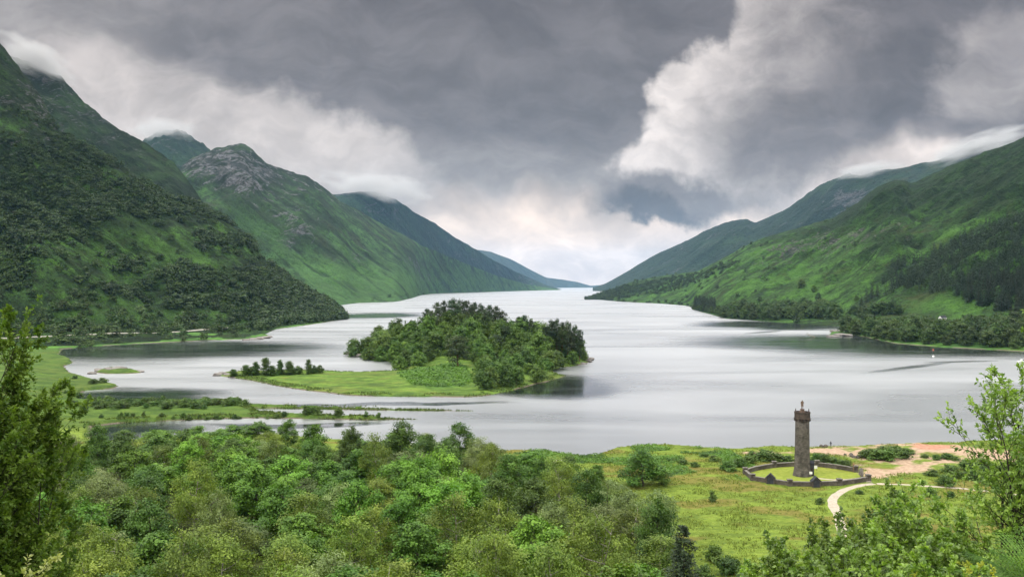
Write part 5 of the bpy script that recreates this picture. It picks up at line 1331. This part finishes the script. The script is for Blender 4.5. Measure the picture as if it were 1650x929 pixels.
mon = thing('monument_tower', "tall round stone tower with a statue on its parapet, inside the ring wall", "monument", (MON[0], MON[1], GZ))
prof = [(0, -0.5), (2.25, -0.5), (2.22, 0.0), (2.12, 0.45), (1.98, 1.1), (1.88, 2.0), (1.80, 3.4), (1.74, 5.5), (1.69, 8), (1.65, 11), (1.62, 13.55), (0, 13.55)]
MB().lathe(prof, 40).build('shaft', M_TOWER, mon, True)
par = MB().lathe([(1.6, 13.5), (1.72, 13.56), (1.92, 13.75), (1.94, 13.95), (1.83, 14.0), (1.83, 15.15), (1.9, 15.2), (1.9, 15.42), (1.62, 15.45), (1.62, 14.6), (0, 14.6)], 32)
for k in range(16):
    a = k * math.pi / 8; par.box((1.6, -0.16, 13.25), (1.95, 0.16, 13.7), a)
par = par.build('parapet', M_CAP, mon)
for k in range(6):
    a = k * math.pi / 3 + 0.25
    fm = MB().lathe([(0.0, 15.44), (0.11, 15.44), (0.10, 15.6), (0.05, 15.7), (0.09, 15.82), (0.02, 16.15), (0, 16.16)], 8, (1.75 * math.cos(a), 1.75 * math.sin(a)))
    fm.build('finial', M_CAP, par)
MB().lathe([(0, 14.55), (0.75, 14.55), (0.72, 15.5), (0.5, 15.55), (0.46, 15.9), (0.56, 15.95), (0.56, 16.05), (0, 16.05)], 12).build('pedestal', M_STAT, mon)
def skin_person(name, J, E, R, mat, parent=None):
    me = bpy.data.meshes.new(name); me.from_pydata([Vector(j) for j in J], E, [])
    o = bpy.data.objects.new(name, me); COL.objects.link(o)
    o.modifiers.new('skin', 'SKIN'); ss_ = o.modifiers.new('sub', 'SUBSURF'); ss_.levels = ss_.render_levels = 1
    for k, r in enumerate(R):
        me.skin_vertices[0].data[k].radius = (r, r); me.skin_vertices[0].data[k].use_root = (k == 0)
    dg = bpy.context.evaluated_depsgraph_get(); ev = bpy.data.meshes.new_from_object(o.evaluated_get(dg))
    bpy.data.objects.remove(o); ev.materials.clear(); ev.materials.append(mat); ev.name = name
    return link(name, ev, parent)
def figure(h, kilt=False):
    s = h / 1.75
    J = [(0, 0, .95), (0, 0, 1.15), (0, 0, 1.40), (0, 0, 1.50), (0, -.02, 1.58), (0, -.02, 1.72), (.10, 0, .90), (.11, -.01, .50), (.11, .02, .08), (.12, -.14, .04), (-.10, 0, .90), (-.12, .03, .50), (-.13, .05, .08), (-.14, -.10, .04),
         (.19, 0, 1.40), (.27, .03, 1.14), (.27, -.10, .92), (-.19, 0, 1.40), (-.28, .02, 1.14), (-.25, -.08, .90)]
    E = [(0, 1), (1, 2), (2, 3), (3, 4), (4, 5), (0, 6), (6, 7), (7, 8), (8, 9), (0, 10), (10, 11), (11, 12), (12, 13), (2, 14), (14, 15), (15, 16), (2, 17), (17, 18), (18, 19)]
    R = [.15, .13, .15, .06, .09, .085, .10, .07, .05, .04, .10, .07, .05, .04, .07, .05, .04, .07, .05, .04]
    return [tuple(c * s for c in j) for j in J], E, [r * s for r in R]
J, E, R = figure(2.25)
R[1] *= 1.25; R[6] *= 1.25; R[10] *= 1.25
st = skin_person('statue', J, E, R, M_STAT, mon); st.location = (0, 0, 16.05)
kl = MB().lathe([(0.18, 1.30), (0.25, 1.15), (0.33, 0.75), (0.30, 0.73), (0.12, 1.2)], 14).build('kilt', M_STAT, st)
po = MB().box((1.55, -0.75, -0.3), (2.62, 0.35, 3.1))
po.add([(1.55, -0.85, 3.1), (2.72, -0.85, 3.1), (2.72, 0.45, 3.1), (1.55, 0.45, 3.1), (1.4, -0.2, 3.75), (2.72, -0.2, 3.75)], [(0, 1, 5, 4), (3, 4, 5, 2), (0, 4, 3, 3), (1, 2, 5, 5), (0, 3, 2, 1)])
po = po.build('porch', M_SLATE, mon)
MB().box((1.8, -0.8, 0), (2.35, -0.755, 2.1)).build('door', M_WOODD, po)
MB().box((1.05, -2.02, 0.75), (1.75, -1.95, 1.35), 0).build('sign_panel', M_WHITE, mon)

wall = thing('ring_wall', "low many-sided stone wall ringing the tower, with square piers and two gabled niches", "wall", (MON[0], MON[1], GZ))
Lc = lambda q: np.array([q[0] - MON[0], q[1] - MON[1]])
def wall_run(a, b):
    a, b = Lc(a), Lc(b); e = b - a; L = np.hypot(*e); ang = math.atan2(e[1], e[0]); c = (a + b) / 2
    MB().box((-L / 2, -0.27, -0.5), (L / 2, 0.27, 0.92), 0).build('wall_panel', M_WALL, wall).location = (c[0], c[1], 0)
    o = wall.children[-1] if False else [q for q in COL.objects if q.parent == wall][-1]
    o.rotation_euler = (0, 0, ang)
    mc = MB(); nst = max(2, int(L / 0.8)); g = np.random.default_rng(int(L * 100))
    for k in range(nst):
        x0 = -L / 2 + L * k / nst; mc.box((x0 + 0.01, -0.33, 0.915), (x0 + L / nst - 0.01, 0.33, 1.03 + g.uniform(0, 0.06)))
    cp = mc.build('coping', M_COPE, o)
for a, b in zip(WALL_FRONT[:-1], WALL_FRONT[1:]): wall_run(a, b)
for a, b in zip(WALL_BACK[:-1], WALL_BACK[1:]): wall_run(a, b)
def pier(q, w=1.0, h=1.4):
    q = Lc(q)
    o = MB().box((-w / 2, -w / 2, -0.5), (w / 2, w / 2, h)).build('pier', M_WALL, wall); o.location = (q[0], q[1], 0)
    MB().box((-w / 2 - .1, -w / 2 - .1, h), (w / 2 + .1, w / 2 + .1, h + 0.16)).build('cap', M_COPE, o)
for q in [WALL_FRONT[0], WALL_FRONT[1], WALL_FRONT[3], WALL_FRONT[5], WALL_FRONT[7], WALL_BACK[2], WALL_BACK[4], WALL_BACK[6]]: pier(q, 1.0)
for q, ang in ((WALL_FRONT[2], -0.35), (WALL_FRONT[4], 0.02)):
    c = Lc(q); c = c + np.array([0, -0.35])
    n_ = MB().add([(-1.05, -.6, -.5), (1.05, -.6, -.5), (1.05, .6, -.5), (-1.05, .6, -.5), (-1.05, -.6, 1.55), (1.05, -.6, 1.55), (1.05, .6, 1.55), (-1.05, .6, 1.55), (0, -.6, 2.5), (0, .6, 2.5)],
                  [(0, 1, 5, 4), (2, 3, 7, 6), (1, 2, 6, 5), (3, 0, 4, 7), (4, 5, 8, 8), (6, 7, 9, 9)]).build('gabled_niche', M_WALL, wall)
    n_.scale = (0.88, 0.88, 0.92); n_.location = (c[0], c[1], 0); n_.rotation_euler = (0, 0, ang)
    MB().add([(-1.3, -.8, 1.42), (0, -.8, 2.62), (0, .75, 2.62), (-1.3, .75, 1.42), (-1.3, -.8, 1.26), (0, -.8, 2.46), (0, .75, 2.46), (-1.3, .75, 1.26)], [(0, 1, 2, 3), (7, 6, 5, 4), (0, 4, 5, 1), (3, 2, 6, 7), (0, 3, 7, 4)]).add(
        [(1.3, -.8, 1.42), (0, -.8, 2.62), (0, .75, 2.62), (1.3, .75, 1.42), (1.3, -.8, 1.26), (0, -.8, 2.46), (0, .75, 2.46), (1.3, .75, 1.26)], [(3, 2, 1, 0), (4, 5, 6, 7), (1, 5, 4, 0), (7, 6, 2, 3), (4, 7, 3, 0)]).build('roof', M_SLATE, n_)
    MB().add([(-.8, -.65, -.1), (.8, -.65, -.1), (.8, -.65, 1.45), (0, -.65, 2.1), (-.8, -.65, 1.45), (-.8, -.603, -.1), (.8, -.603, -.1), (.8, -.603, 1.45), (0, -.603, 2.1), (-.8, -.603, 1.45)],
             [(0, 1, 2, 4), (4, 2, 3, 3), (0, 5, 6, 1), (1, 6, 7, 2), (2, 7, 8, 3), (3, 8, 9, 4), (4, 9, 5, 0)]).build('slate_panel', M_SLATE, n_)

def rock_mesh(seed, n=3):
    import bmesh
    bm = bmesh.new(); bmesh.ops.create_icosphere(bm, subdivisions=n, radius=1.0)
    g = np.random.default_rng(seed); d = nrm_(g.normal(size=(7, 3))); o_ = g.uniform(0.55, 0.9, 7)
    for v in bm.verts:
        p = np.array(v.co)
        for k in range(7):
            e = p @ d[k] - o_[k]
            if e > 0: p = p - d[k] * e * 0.9
        p *= 1 + 0.10 * float(fbm(np.array([p[0] * 2 + p[2]]), np.array([p[1] * 2 - p[2]]), 3, seed)[0])
        v.co = p
    me = bpy.data.meshes.new('boulder'); bm.to_mesh(me); bm.free(); me.shade_flat()
    return me
ROCKS = [rock_mesh(s) for s in (1, 2, 3, 4)]
M_ROCK = stone_mat("boulder_stone", (0.045, 0.040, 0.036), (0.13, 0.115, 0.10), 1.2)
M_ROCKP = stone_mat("pale_rock", (0.30, 0.26, 0.24), (0.58, 0.52, 0.49), 0.8)
M_SHOREROCK = stone_mat("shore_rock", (0.10, 0.09, 0.082), (0.26, 0.24, 0.225), 0.6)
def rock(name, x, y, sx, sy, sz, mat, label, cat, z=None, group=None, rz=None, k=0):
    me = ROCKS[k % 4]
    if not me.materials: me.materials.append(mat)
    o = link(name, me); o.material_slots[0].link = 'OBJECT'; o.material_slots[0].material = mat
    o.location = (x, y, (gz(x, y) if z is None else z) + sz * 0.35); o.scale = (sx, sy, sz); o.rotation_euler = (0, 0, rz if rz is not None else k * 1.7)
    return tag(o, label, cat, group)
os_ = []
for k, (px, py, s) in enumerate([(1362, 737, .5), (1372, 736.5, .6), (1372, 740, .6), (1376, 742, .7), (1382, 743.5, .8), (1390, 743, .8), (1396, 742.5, .7), (1402, 743.5, .75), (1408, 745, .5)]):
    q = at(px, py, 1.2); os_.append(rock('boulder', q[0], q[1], s, s * .8, s * .75, M_ROCK, "", "boulder", group="dark boulders on the beach", k=k))
label_row(os_, "dark boulder", "in the line across the sand behind the tower")
os_ = []
for k, px in enumerate((1324, 1330.5)):
    q = at(px, 724, .5); os_.append(rock('boulder', q[0], q[1], .75, .6, .6, M_ROCK, "", "boulder", group="dark lumps near the person", k=k + 1))
label_row(os_, "dark boulder", "near the person at the water's edge")
q = at(900, 749, 1.5)
rock('rock_slab', q[0], q[1], 1.9, 0.9, 0.85, M_ROCKP, "pale flat rock slab in the grass beside the little bay", "rock", rz=0.1, k=2)
q = at(1388, 768, GZ)
o = link('standing_stone', ROCKS[3].copy()); o.data.materials.clear(); o.data.materials.append(M_COPE); o.location = (q[0], q[1], gz(*q) + 1.0); o.scale = (0.62, 0.5, 1.45)
tag(o, "upright pale grey stone beside the gap in the ring wall", "standing stone")
q = at(1376, 760, GZ)
o = MB().box((-.12, -.12, -.3), (.12, .12, 2.0)).add([(-.16, -.16, 2.0), (.16, -.16, 2.0), (.16, .16, 2.0), (-.16, .16, 2.0), (0, 0, 2.3)], [(0, 1, 4, 4), (1, 2, 4, 4), (2, 3, 4, 4), (3, 0, 4, 4), (3, 2, 1, 0)]).build('gate_post', bark_mat("post_wood", (0.16, 0.09, 0.05), (0.3, 0.18, 0.1), 5))
o.location = (q[0], q[1], gz(*q)); tag(o, "brown wooden gate post where the ring wall ends by the beach", "post")
q = at(1314, 758, GZ)
nb = thing('notice_board', "small white notice board standing in the ring's grass behind the tower", "notice board", (q[0], q[1], GZ))
MB().box((-.5, -.03, .55), (.5, .03, 1.25)).build('board', M_WHITE, nb)
for sx in (-.4, .4): MB().box((sx - .04, .032, -.2), (sx + .04, .11, 1.2)).build('post', M_WOODD, nb)

M_CLOTH = plain_mat("dark_clothing", (0.025, 0.028, 0.04), 0.9, 0.3)
M_SKIN = plain_mat("skin", (0.45, 0.28, 0.21), 0.6, 0.08)
q = at(1339, 724, .45); J, E, R = figure(1.68)
pz = gz(*q)
per = skin_person('person', J, E, R, M_CLOTH); per.location = (q[0], q[1], pz); per.rotation_euler = (0, 0, math.pi * 0.9)
tag(per, "person in dark clothes standing on the sand at the water's edge", "person")
hd = MB().lathe([(0, 1.44), (0.055, 1.45), (0.085, 1.52), (0.092, 1.58), (0.085, 1.63), (0.06, 1.67), (0, 1.69)], 12)
MB().lathe([(0.094, 1.57), (0.108, 1.60), (0.10, 1.66), (0.06, 1.71), (0, 1.725)], 12).build('hair', plain_mat("brown_hair", (0.05, 0.03, 0.02), .8), per)

# shore rocks, snag, buoys, boat, cottage
os_ = []
for k, (px, py, sx, sy, sz) in enumerate([(1341, 542, 11, 5, 1.0), (1354, 540, 10, 6, 1.6), (1366, 541, 8, 6, 1.5), (1350, 534.5, 13, 7, 2.0), (1362, 535, 9, 6, 2.2)]):
    q = at(px, py); os_.append(rock('shore_rock', q[0], q[1], sx * .7, sy * .7, sz, M_SHOREROCK, "", "shore rock", 0.0, "flat rocks of the right-hand point", 0.05 * k, k))
label_row(os_, "flat grey shore rock", "on the right-hand point across the loch")
os_ = []
for k, (px, py, sx, sz) in enumerate([(561, 571, 3.2, 1.5), (568, 572.5, 3.6, 1.6), (577, 574.5, 3.4, 1.5), (588, 576.5, 3.2, 1.2), (600, 579, 2.6, .9), (948, 583, 2.8, 1.3), (952, 580, 3.0, 1.4), (940, 586, 2.4, .9), (350, 605, 3.2, 1.2), (358, 604, 3.0, 1.4), (366, 605, 2.6, 1.0)]):
    q = at(px, py); os_.append(rock('shore_rock', q[0], q[1], sx, sx * .8, sz, M_SHOREROCK, "", "shore rock", 0.0, "rocks round the island", None, k))
label_row(os_, "bare grey rock", "along the wooded island's waterline")
os_ = []
for k, (px, py, sx, sz) in enumerate([(160, 598, 4, 1.4), (175, 597, 5, 1.6), (190, 596.5, 5.5, 1.8), (205, 598, 5, 1.3), (220, 599.5, 4.5, 1.1), (148, 602, 3.4, 1.0)]):
    q = at(px, py); os_.append(rock('shore_rock', q[0], q[1], sx, sx * .7, sz, M_SHOREROCK, "", "shore rock", -0.1, "rocks of the little left islet", None, k))
label_row(os_, "brown-grey rock", "on the small bare islet at the left")
os_ = []
for k, (px, py, sx, sz) in enumerate([(408, 547, 5, 1.4), (418, 546.5, 6, 1.8), (427, 545, 6, 1.7), (433, 543, 5, 1.3), (396, 548, 4.5, 1.0)]):
    q = at(px, py); os_.append(rock('shore_rock', q[0], q[1], sx, sx * .7, sz, M_SHOREROCK, "", "shore rock", -0.1, "rocks of the left point", None, k))
label_row(os_, "dark rock", "at the tip of the left stony point")
q = at(1308, 543)
sn = MB().tube(np.array([(4, 0, -.6), (1.5, 0, .7), (-2, .3, 1.6), (-5, .4, 3.4)]), np.array([.35, .4, .3, .1]), 7).tube(np.array([(-1.5, .2, 1.4), (-2.6, 1, 3.2), (-4.6, 1.2, 4.4)]), np.array([.2, .14, .04]), 6).tube(np.array([(0, .1, 1.1), (-.4, -.6, 2.8), (-1.4, -.9, 4.0)]), np.array([.18, .12, .04]), 6).build('driftwood', plain_mat("bleached_wood", (.22, .2, .15), .9), None, True)
sn.location = (q[0], q[1], 0); tag(sn, "bleached dead branch sticking out of the water off the right-hand point", "driftwood")
for px, py, r, c, lb in [(1504, 574, .75, (0.8, 0.8, 0.78), "white mooring buoy on the dark water by the right shore"), (1504, 563.5, .55, (0.55, 0.12, 0.06), "small orange buoy close under the right-hand tree belt")]:
    q = at(px, py); b = thing('mooring_buoy', lb, "buoy", (q[0], q[1], 0))
    MB().lathe([(0, -r * .7), (r * .6, -r * .5), (r, 0), (r * .95, r * .35), (r * .6, r * .8), (r * .2, r * .98), (0, r)], 16).build('float', plain_mat("buoy_paint_" + ("white" if c[2] > .5 else "orange"), c, .4, .05), b, True)
    MB().tube(np.array([(0, 0, r * .9), (0, 0, r * 1.35)]), np.array([.07, .07]), 6).build('ring', M_WOODD, b)
q = at(1648, 584)
bt = thing('motor_boat', "small white motor boat moored at the right edge of the view", "boat", (q[0], q[1], 0), 0.25)
sec = []
for x, w, zk, zt in [(-3.4, 1.05, -.25, .95), (-1.5, 1.2, -.35, .92), (.5, 1.2, -.35, 1.0), (2.2, .85, -.25, 1.15), (3.3, .32, .05, 1.3), (3.7, .03, .5, 1.38)]:
    sec.append([(x, -w, zt), (x, -w * .82, zk * .3 + .05), (x, 0, zk), (x, w * .82, zk * .3 + .05), (x, w, zt), (x, 0, zt - .12)])
sec = np.array(sec); i = np.arange(36).reshape(6, 6); j = np.roll(i, -1, 1)
hb_ = MB().add(sec.reshape(-1, 3), np.stack([i[:-1], j[:-1], j[1:], i[1:]], -1).reshape(-1, 4)); hb_.add(sec[0], [(0, 1, 2, 5), (5, 2, 3, 4)])
hb_.build('hull', M_WHITE, bt)
cb = MB().add([(-1.2, -.8, .85), (1.7, -.7, .95), (1.7, .7, .95), (-1.2, .8, .85), (-1.0, -.7, 2.1), (.9, -.6, 2.1), (.9, .6, 2.1), (-1.0, .7, 2.1)], [(0, 1, 5, 4), (1, 2, 6, 5), (2, 3, 7, 6), (3, 0, 4, 7), (4, 5, 6, 7)]).build('cabin', M_WHITE, bt)
MB().box((-.8, -.80, 1.4), (.6, -.765, 1.9)).build('window', M_SLATE, cb)
zf = hill_z('hill_green_right')
cx_, cy_ = at_y(1519, 925), 925.0; cz = float(zf(np.array([[cx_]]), np.array([[cy_]]))[0, 0])
ct = thing('cottage', "tiny white cottage showing between the trees below the spruce plantation", "house", (cx_, cy_, cz + 0.2), 0.2, None, (0.8, 0.8, 0.8))
MB().box((-4, -3, -1.5), (4, 3, 3.0)).add([(-4, -3, 3.0), (-4, 3, 3.0), (-4, 0, 5.4), (4, -3, 3.0), (4, 3, 3.0), (4, 0, 5.4)], [(0, 1, 2, 2), (3, 5, 4, 4)]).build('wall', M_WHITE, ct)
rf_ = MB().add([(-4.3, -3.4, 2.75), (4.3, -3.4, 2.75), (4.3, 0, 5.6), (-4.3, 0, 5.6), (-4.3, 3.4, 2.75), (4.3, 3.4, 2.75)], [(0, 1, 2, 3), (3, 2, 5, 4)]).build('roof', M_SLATE, ct)
MB().box((2.6, -.4, 4.6), (3.4, .4, 6.4)).build('chimney', M_WALL, rf_)
for sx in (-2.2, 2.2): MB().box((sx - .5, -3.05, 1.0), (sx + .5, -3.003, 2.2)).build('window', M_SLATE, ct)
MB().box((-.5, -3.05, 0), (.5, -3.003, 2.1)).build('door', M_WOODD, ct)

# ------------------------------------------------------------------ mist on the tops, and the air
def mist(px, py, Y, rx, ry, depth, dens, seed, ang=0.0, nscale=2.2, edge=0.9):
    """a bank of mist: radii rx, ry in pixels of the photograph at distance Y, depth in metres"""
    import bmesh
    bm = bmesh.new(); bmesh.ops.create_icosphere(bm, subdivisions=3, radius=1.0)
    me = bpy.data.meshes.new('mist'); bm.to_mesh(me); bm.free()
    o = link('mist', me); o.location = (at_y(px, Y), Y, z_at(py, Y)); o.scale = (rx / F * Y, depth, ry / F * Y); o.rotation_euler = (0, -math.radians(ang), 0)
    m = bpy.data.materials.new("mist"); m.use_nodes = True; t = NT(m.node_tree); t.n.clear(); out = t.n.new('ShaderNodeOutputMaterial')
    p = t.n.new('ShaderNodeTexCoord').outputs['Object']
    r = t.vm('LENGTH', p)
    nz = t.noise(t.vm('ADD', t.vm('MULTIPLY', p, (nscale, 1.2, nscale * 0.7)), (seed * 3.1, seed, 0)), 1.0, 5, 0.6)
    d = t.ss(t.m('ADD', t.m('SUBTRACT', 1.0, r), t.m('MULTIPLY', t.m('SUBTRACT', nz, 0.5), 1.6)), 0.12, 0.12 + edge)
    d = t.m('MULTIPLY', d, t.ss(r, 1.0, 0.8))
    v = t.n.new('ShaderNodeVolumePrincipled'); v.inputs['Color'].default_value = (0.64, 0.635, 0.645, 1); v.inputs['Anisotropy'].default_value = 0.1
    t.put(v.inputs['Density'], t.m('MULTIPLY', d, dens)); t.l.new(v.outputs[0], out.inputs['Volume'])
    me.materials.append(m)
    return stuff(o)
MISTS = True
if MISTS:
    mist(62, 96, 1990, 85, 34, 110, 0.05, 1, -30, 2.4, 1.2)
    mist(264, 210, 4600, 70, 26, 260, 0.016, 2, 0, 2.6, 1.2)
    mist(610, 300, 6150, 115, 30, 380, 0.009, 3, -8, 2.8, 0.9)
    mist(1572, 236, 4650, 110, 26, 260, 0.02, 4, 16, 2.6, 1.2)
    mist(1400, 274, 5150, 70, 16, 220, 0.02, 5, 6, 2.6, 1.2)

HAZE = True
if HAZE:
    m = bpy.data.materials.new("haze"); m.use_nodes = True; t = NT(m.node_tree); t.n.clear(); out = t.n.new('ShaderNodeOutputMaterial')
    v = t.n.new('ShaderNodeVolumePrincipled'); v.inputs['Color'].default_value = (0.36, 0.64, 1.0, 1); v.inputs['Density'].default_value = 1.8e-5; v.inputs['Anisotropy'].default_value = 0.2
    t.l.new(v.outputs[0], out.inputs['Volume'])
    stuff(MB().box((-16000, -250, -8.0), (16000, 24400, 960)).build('haze', m))
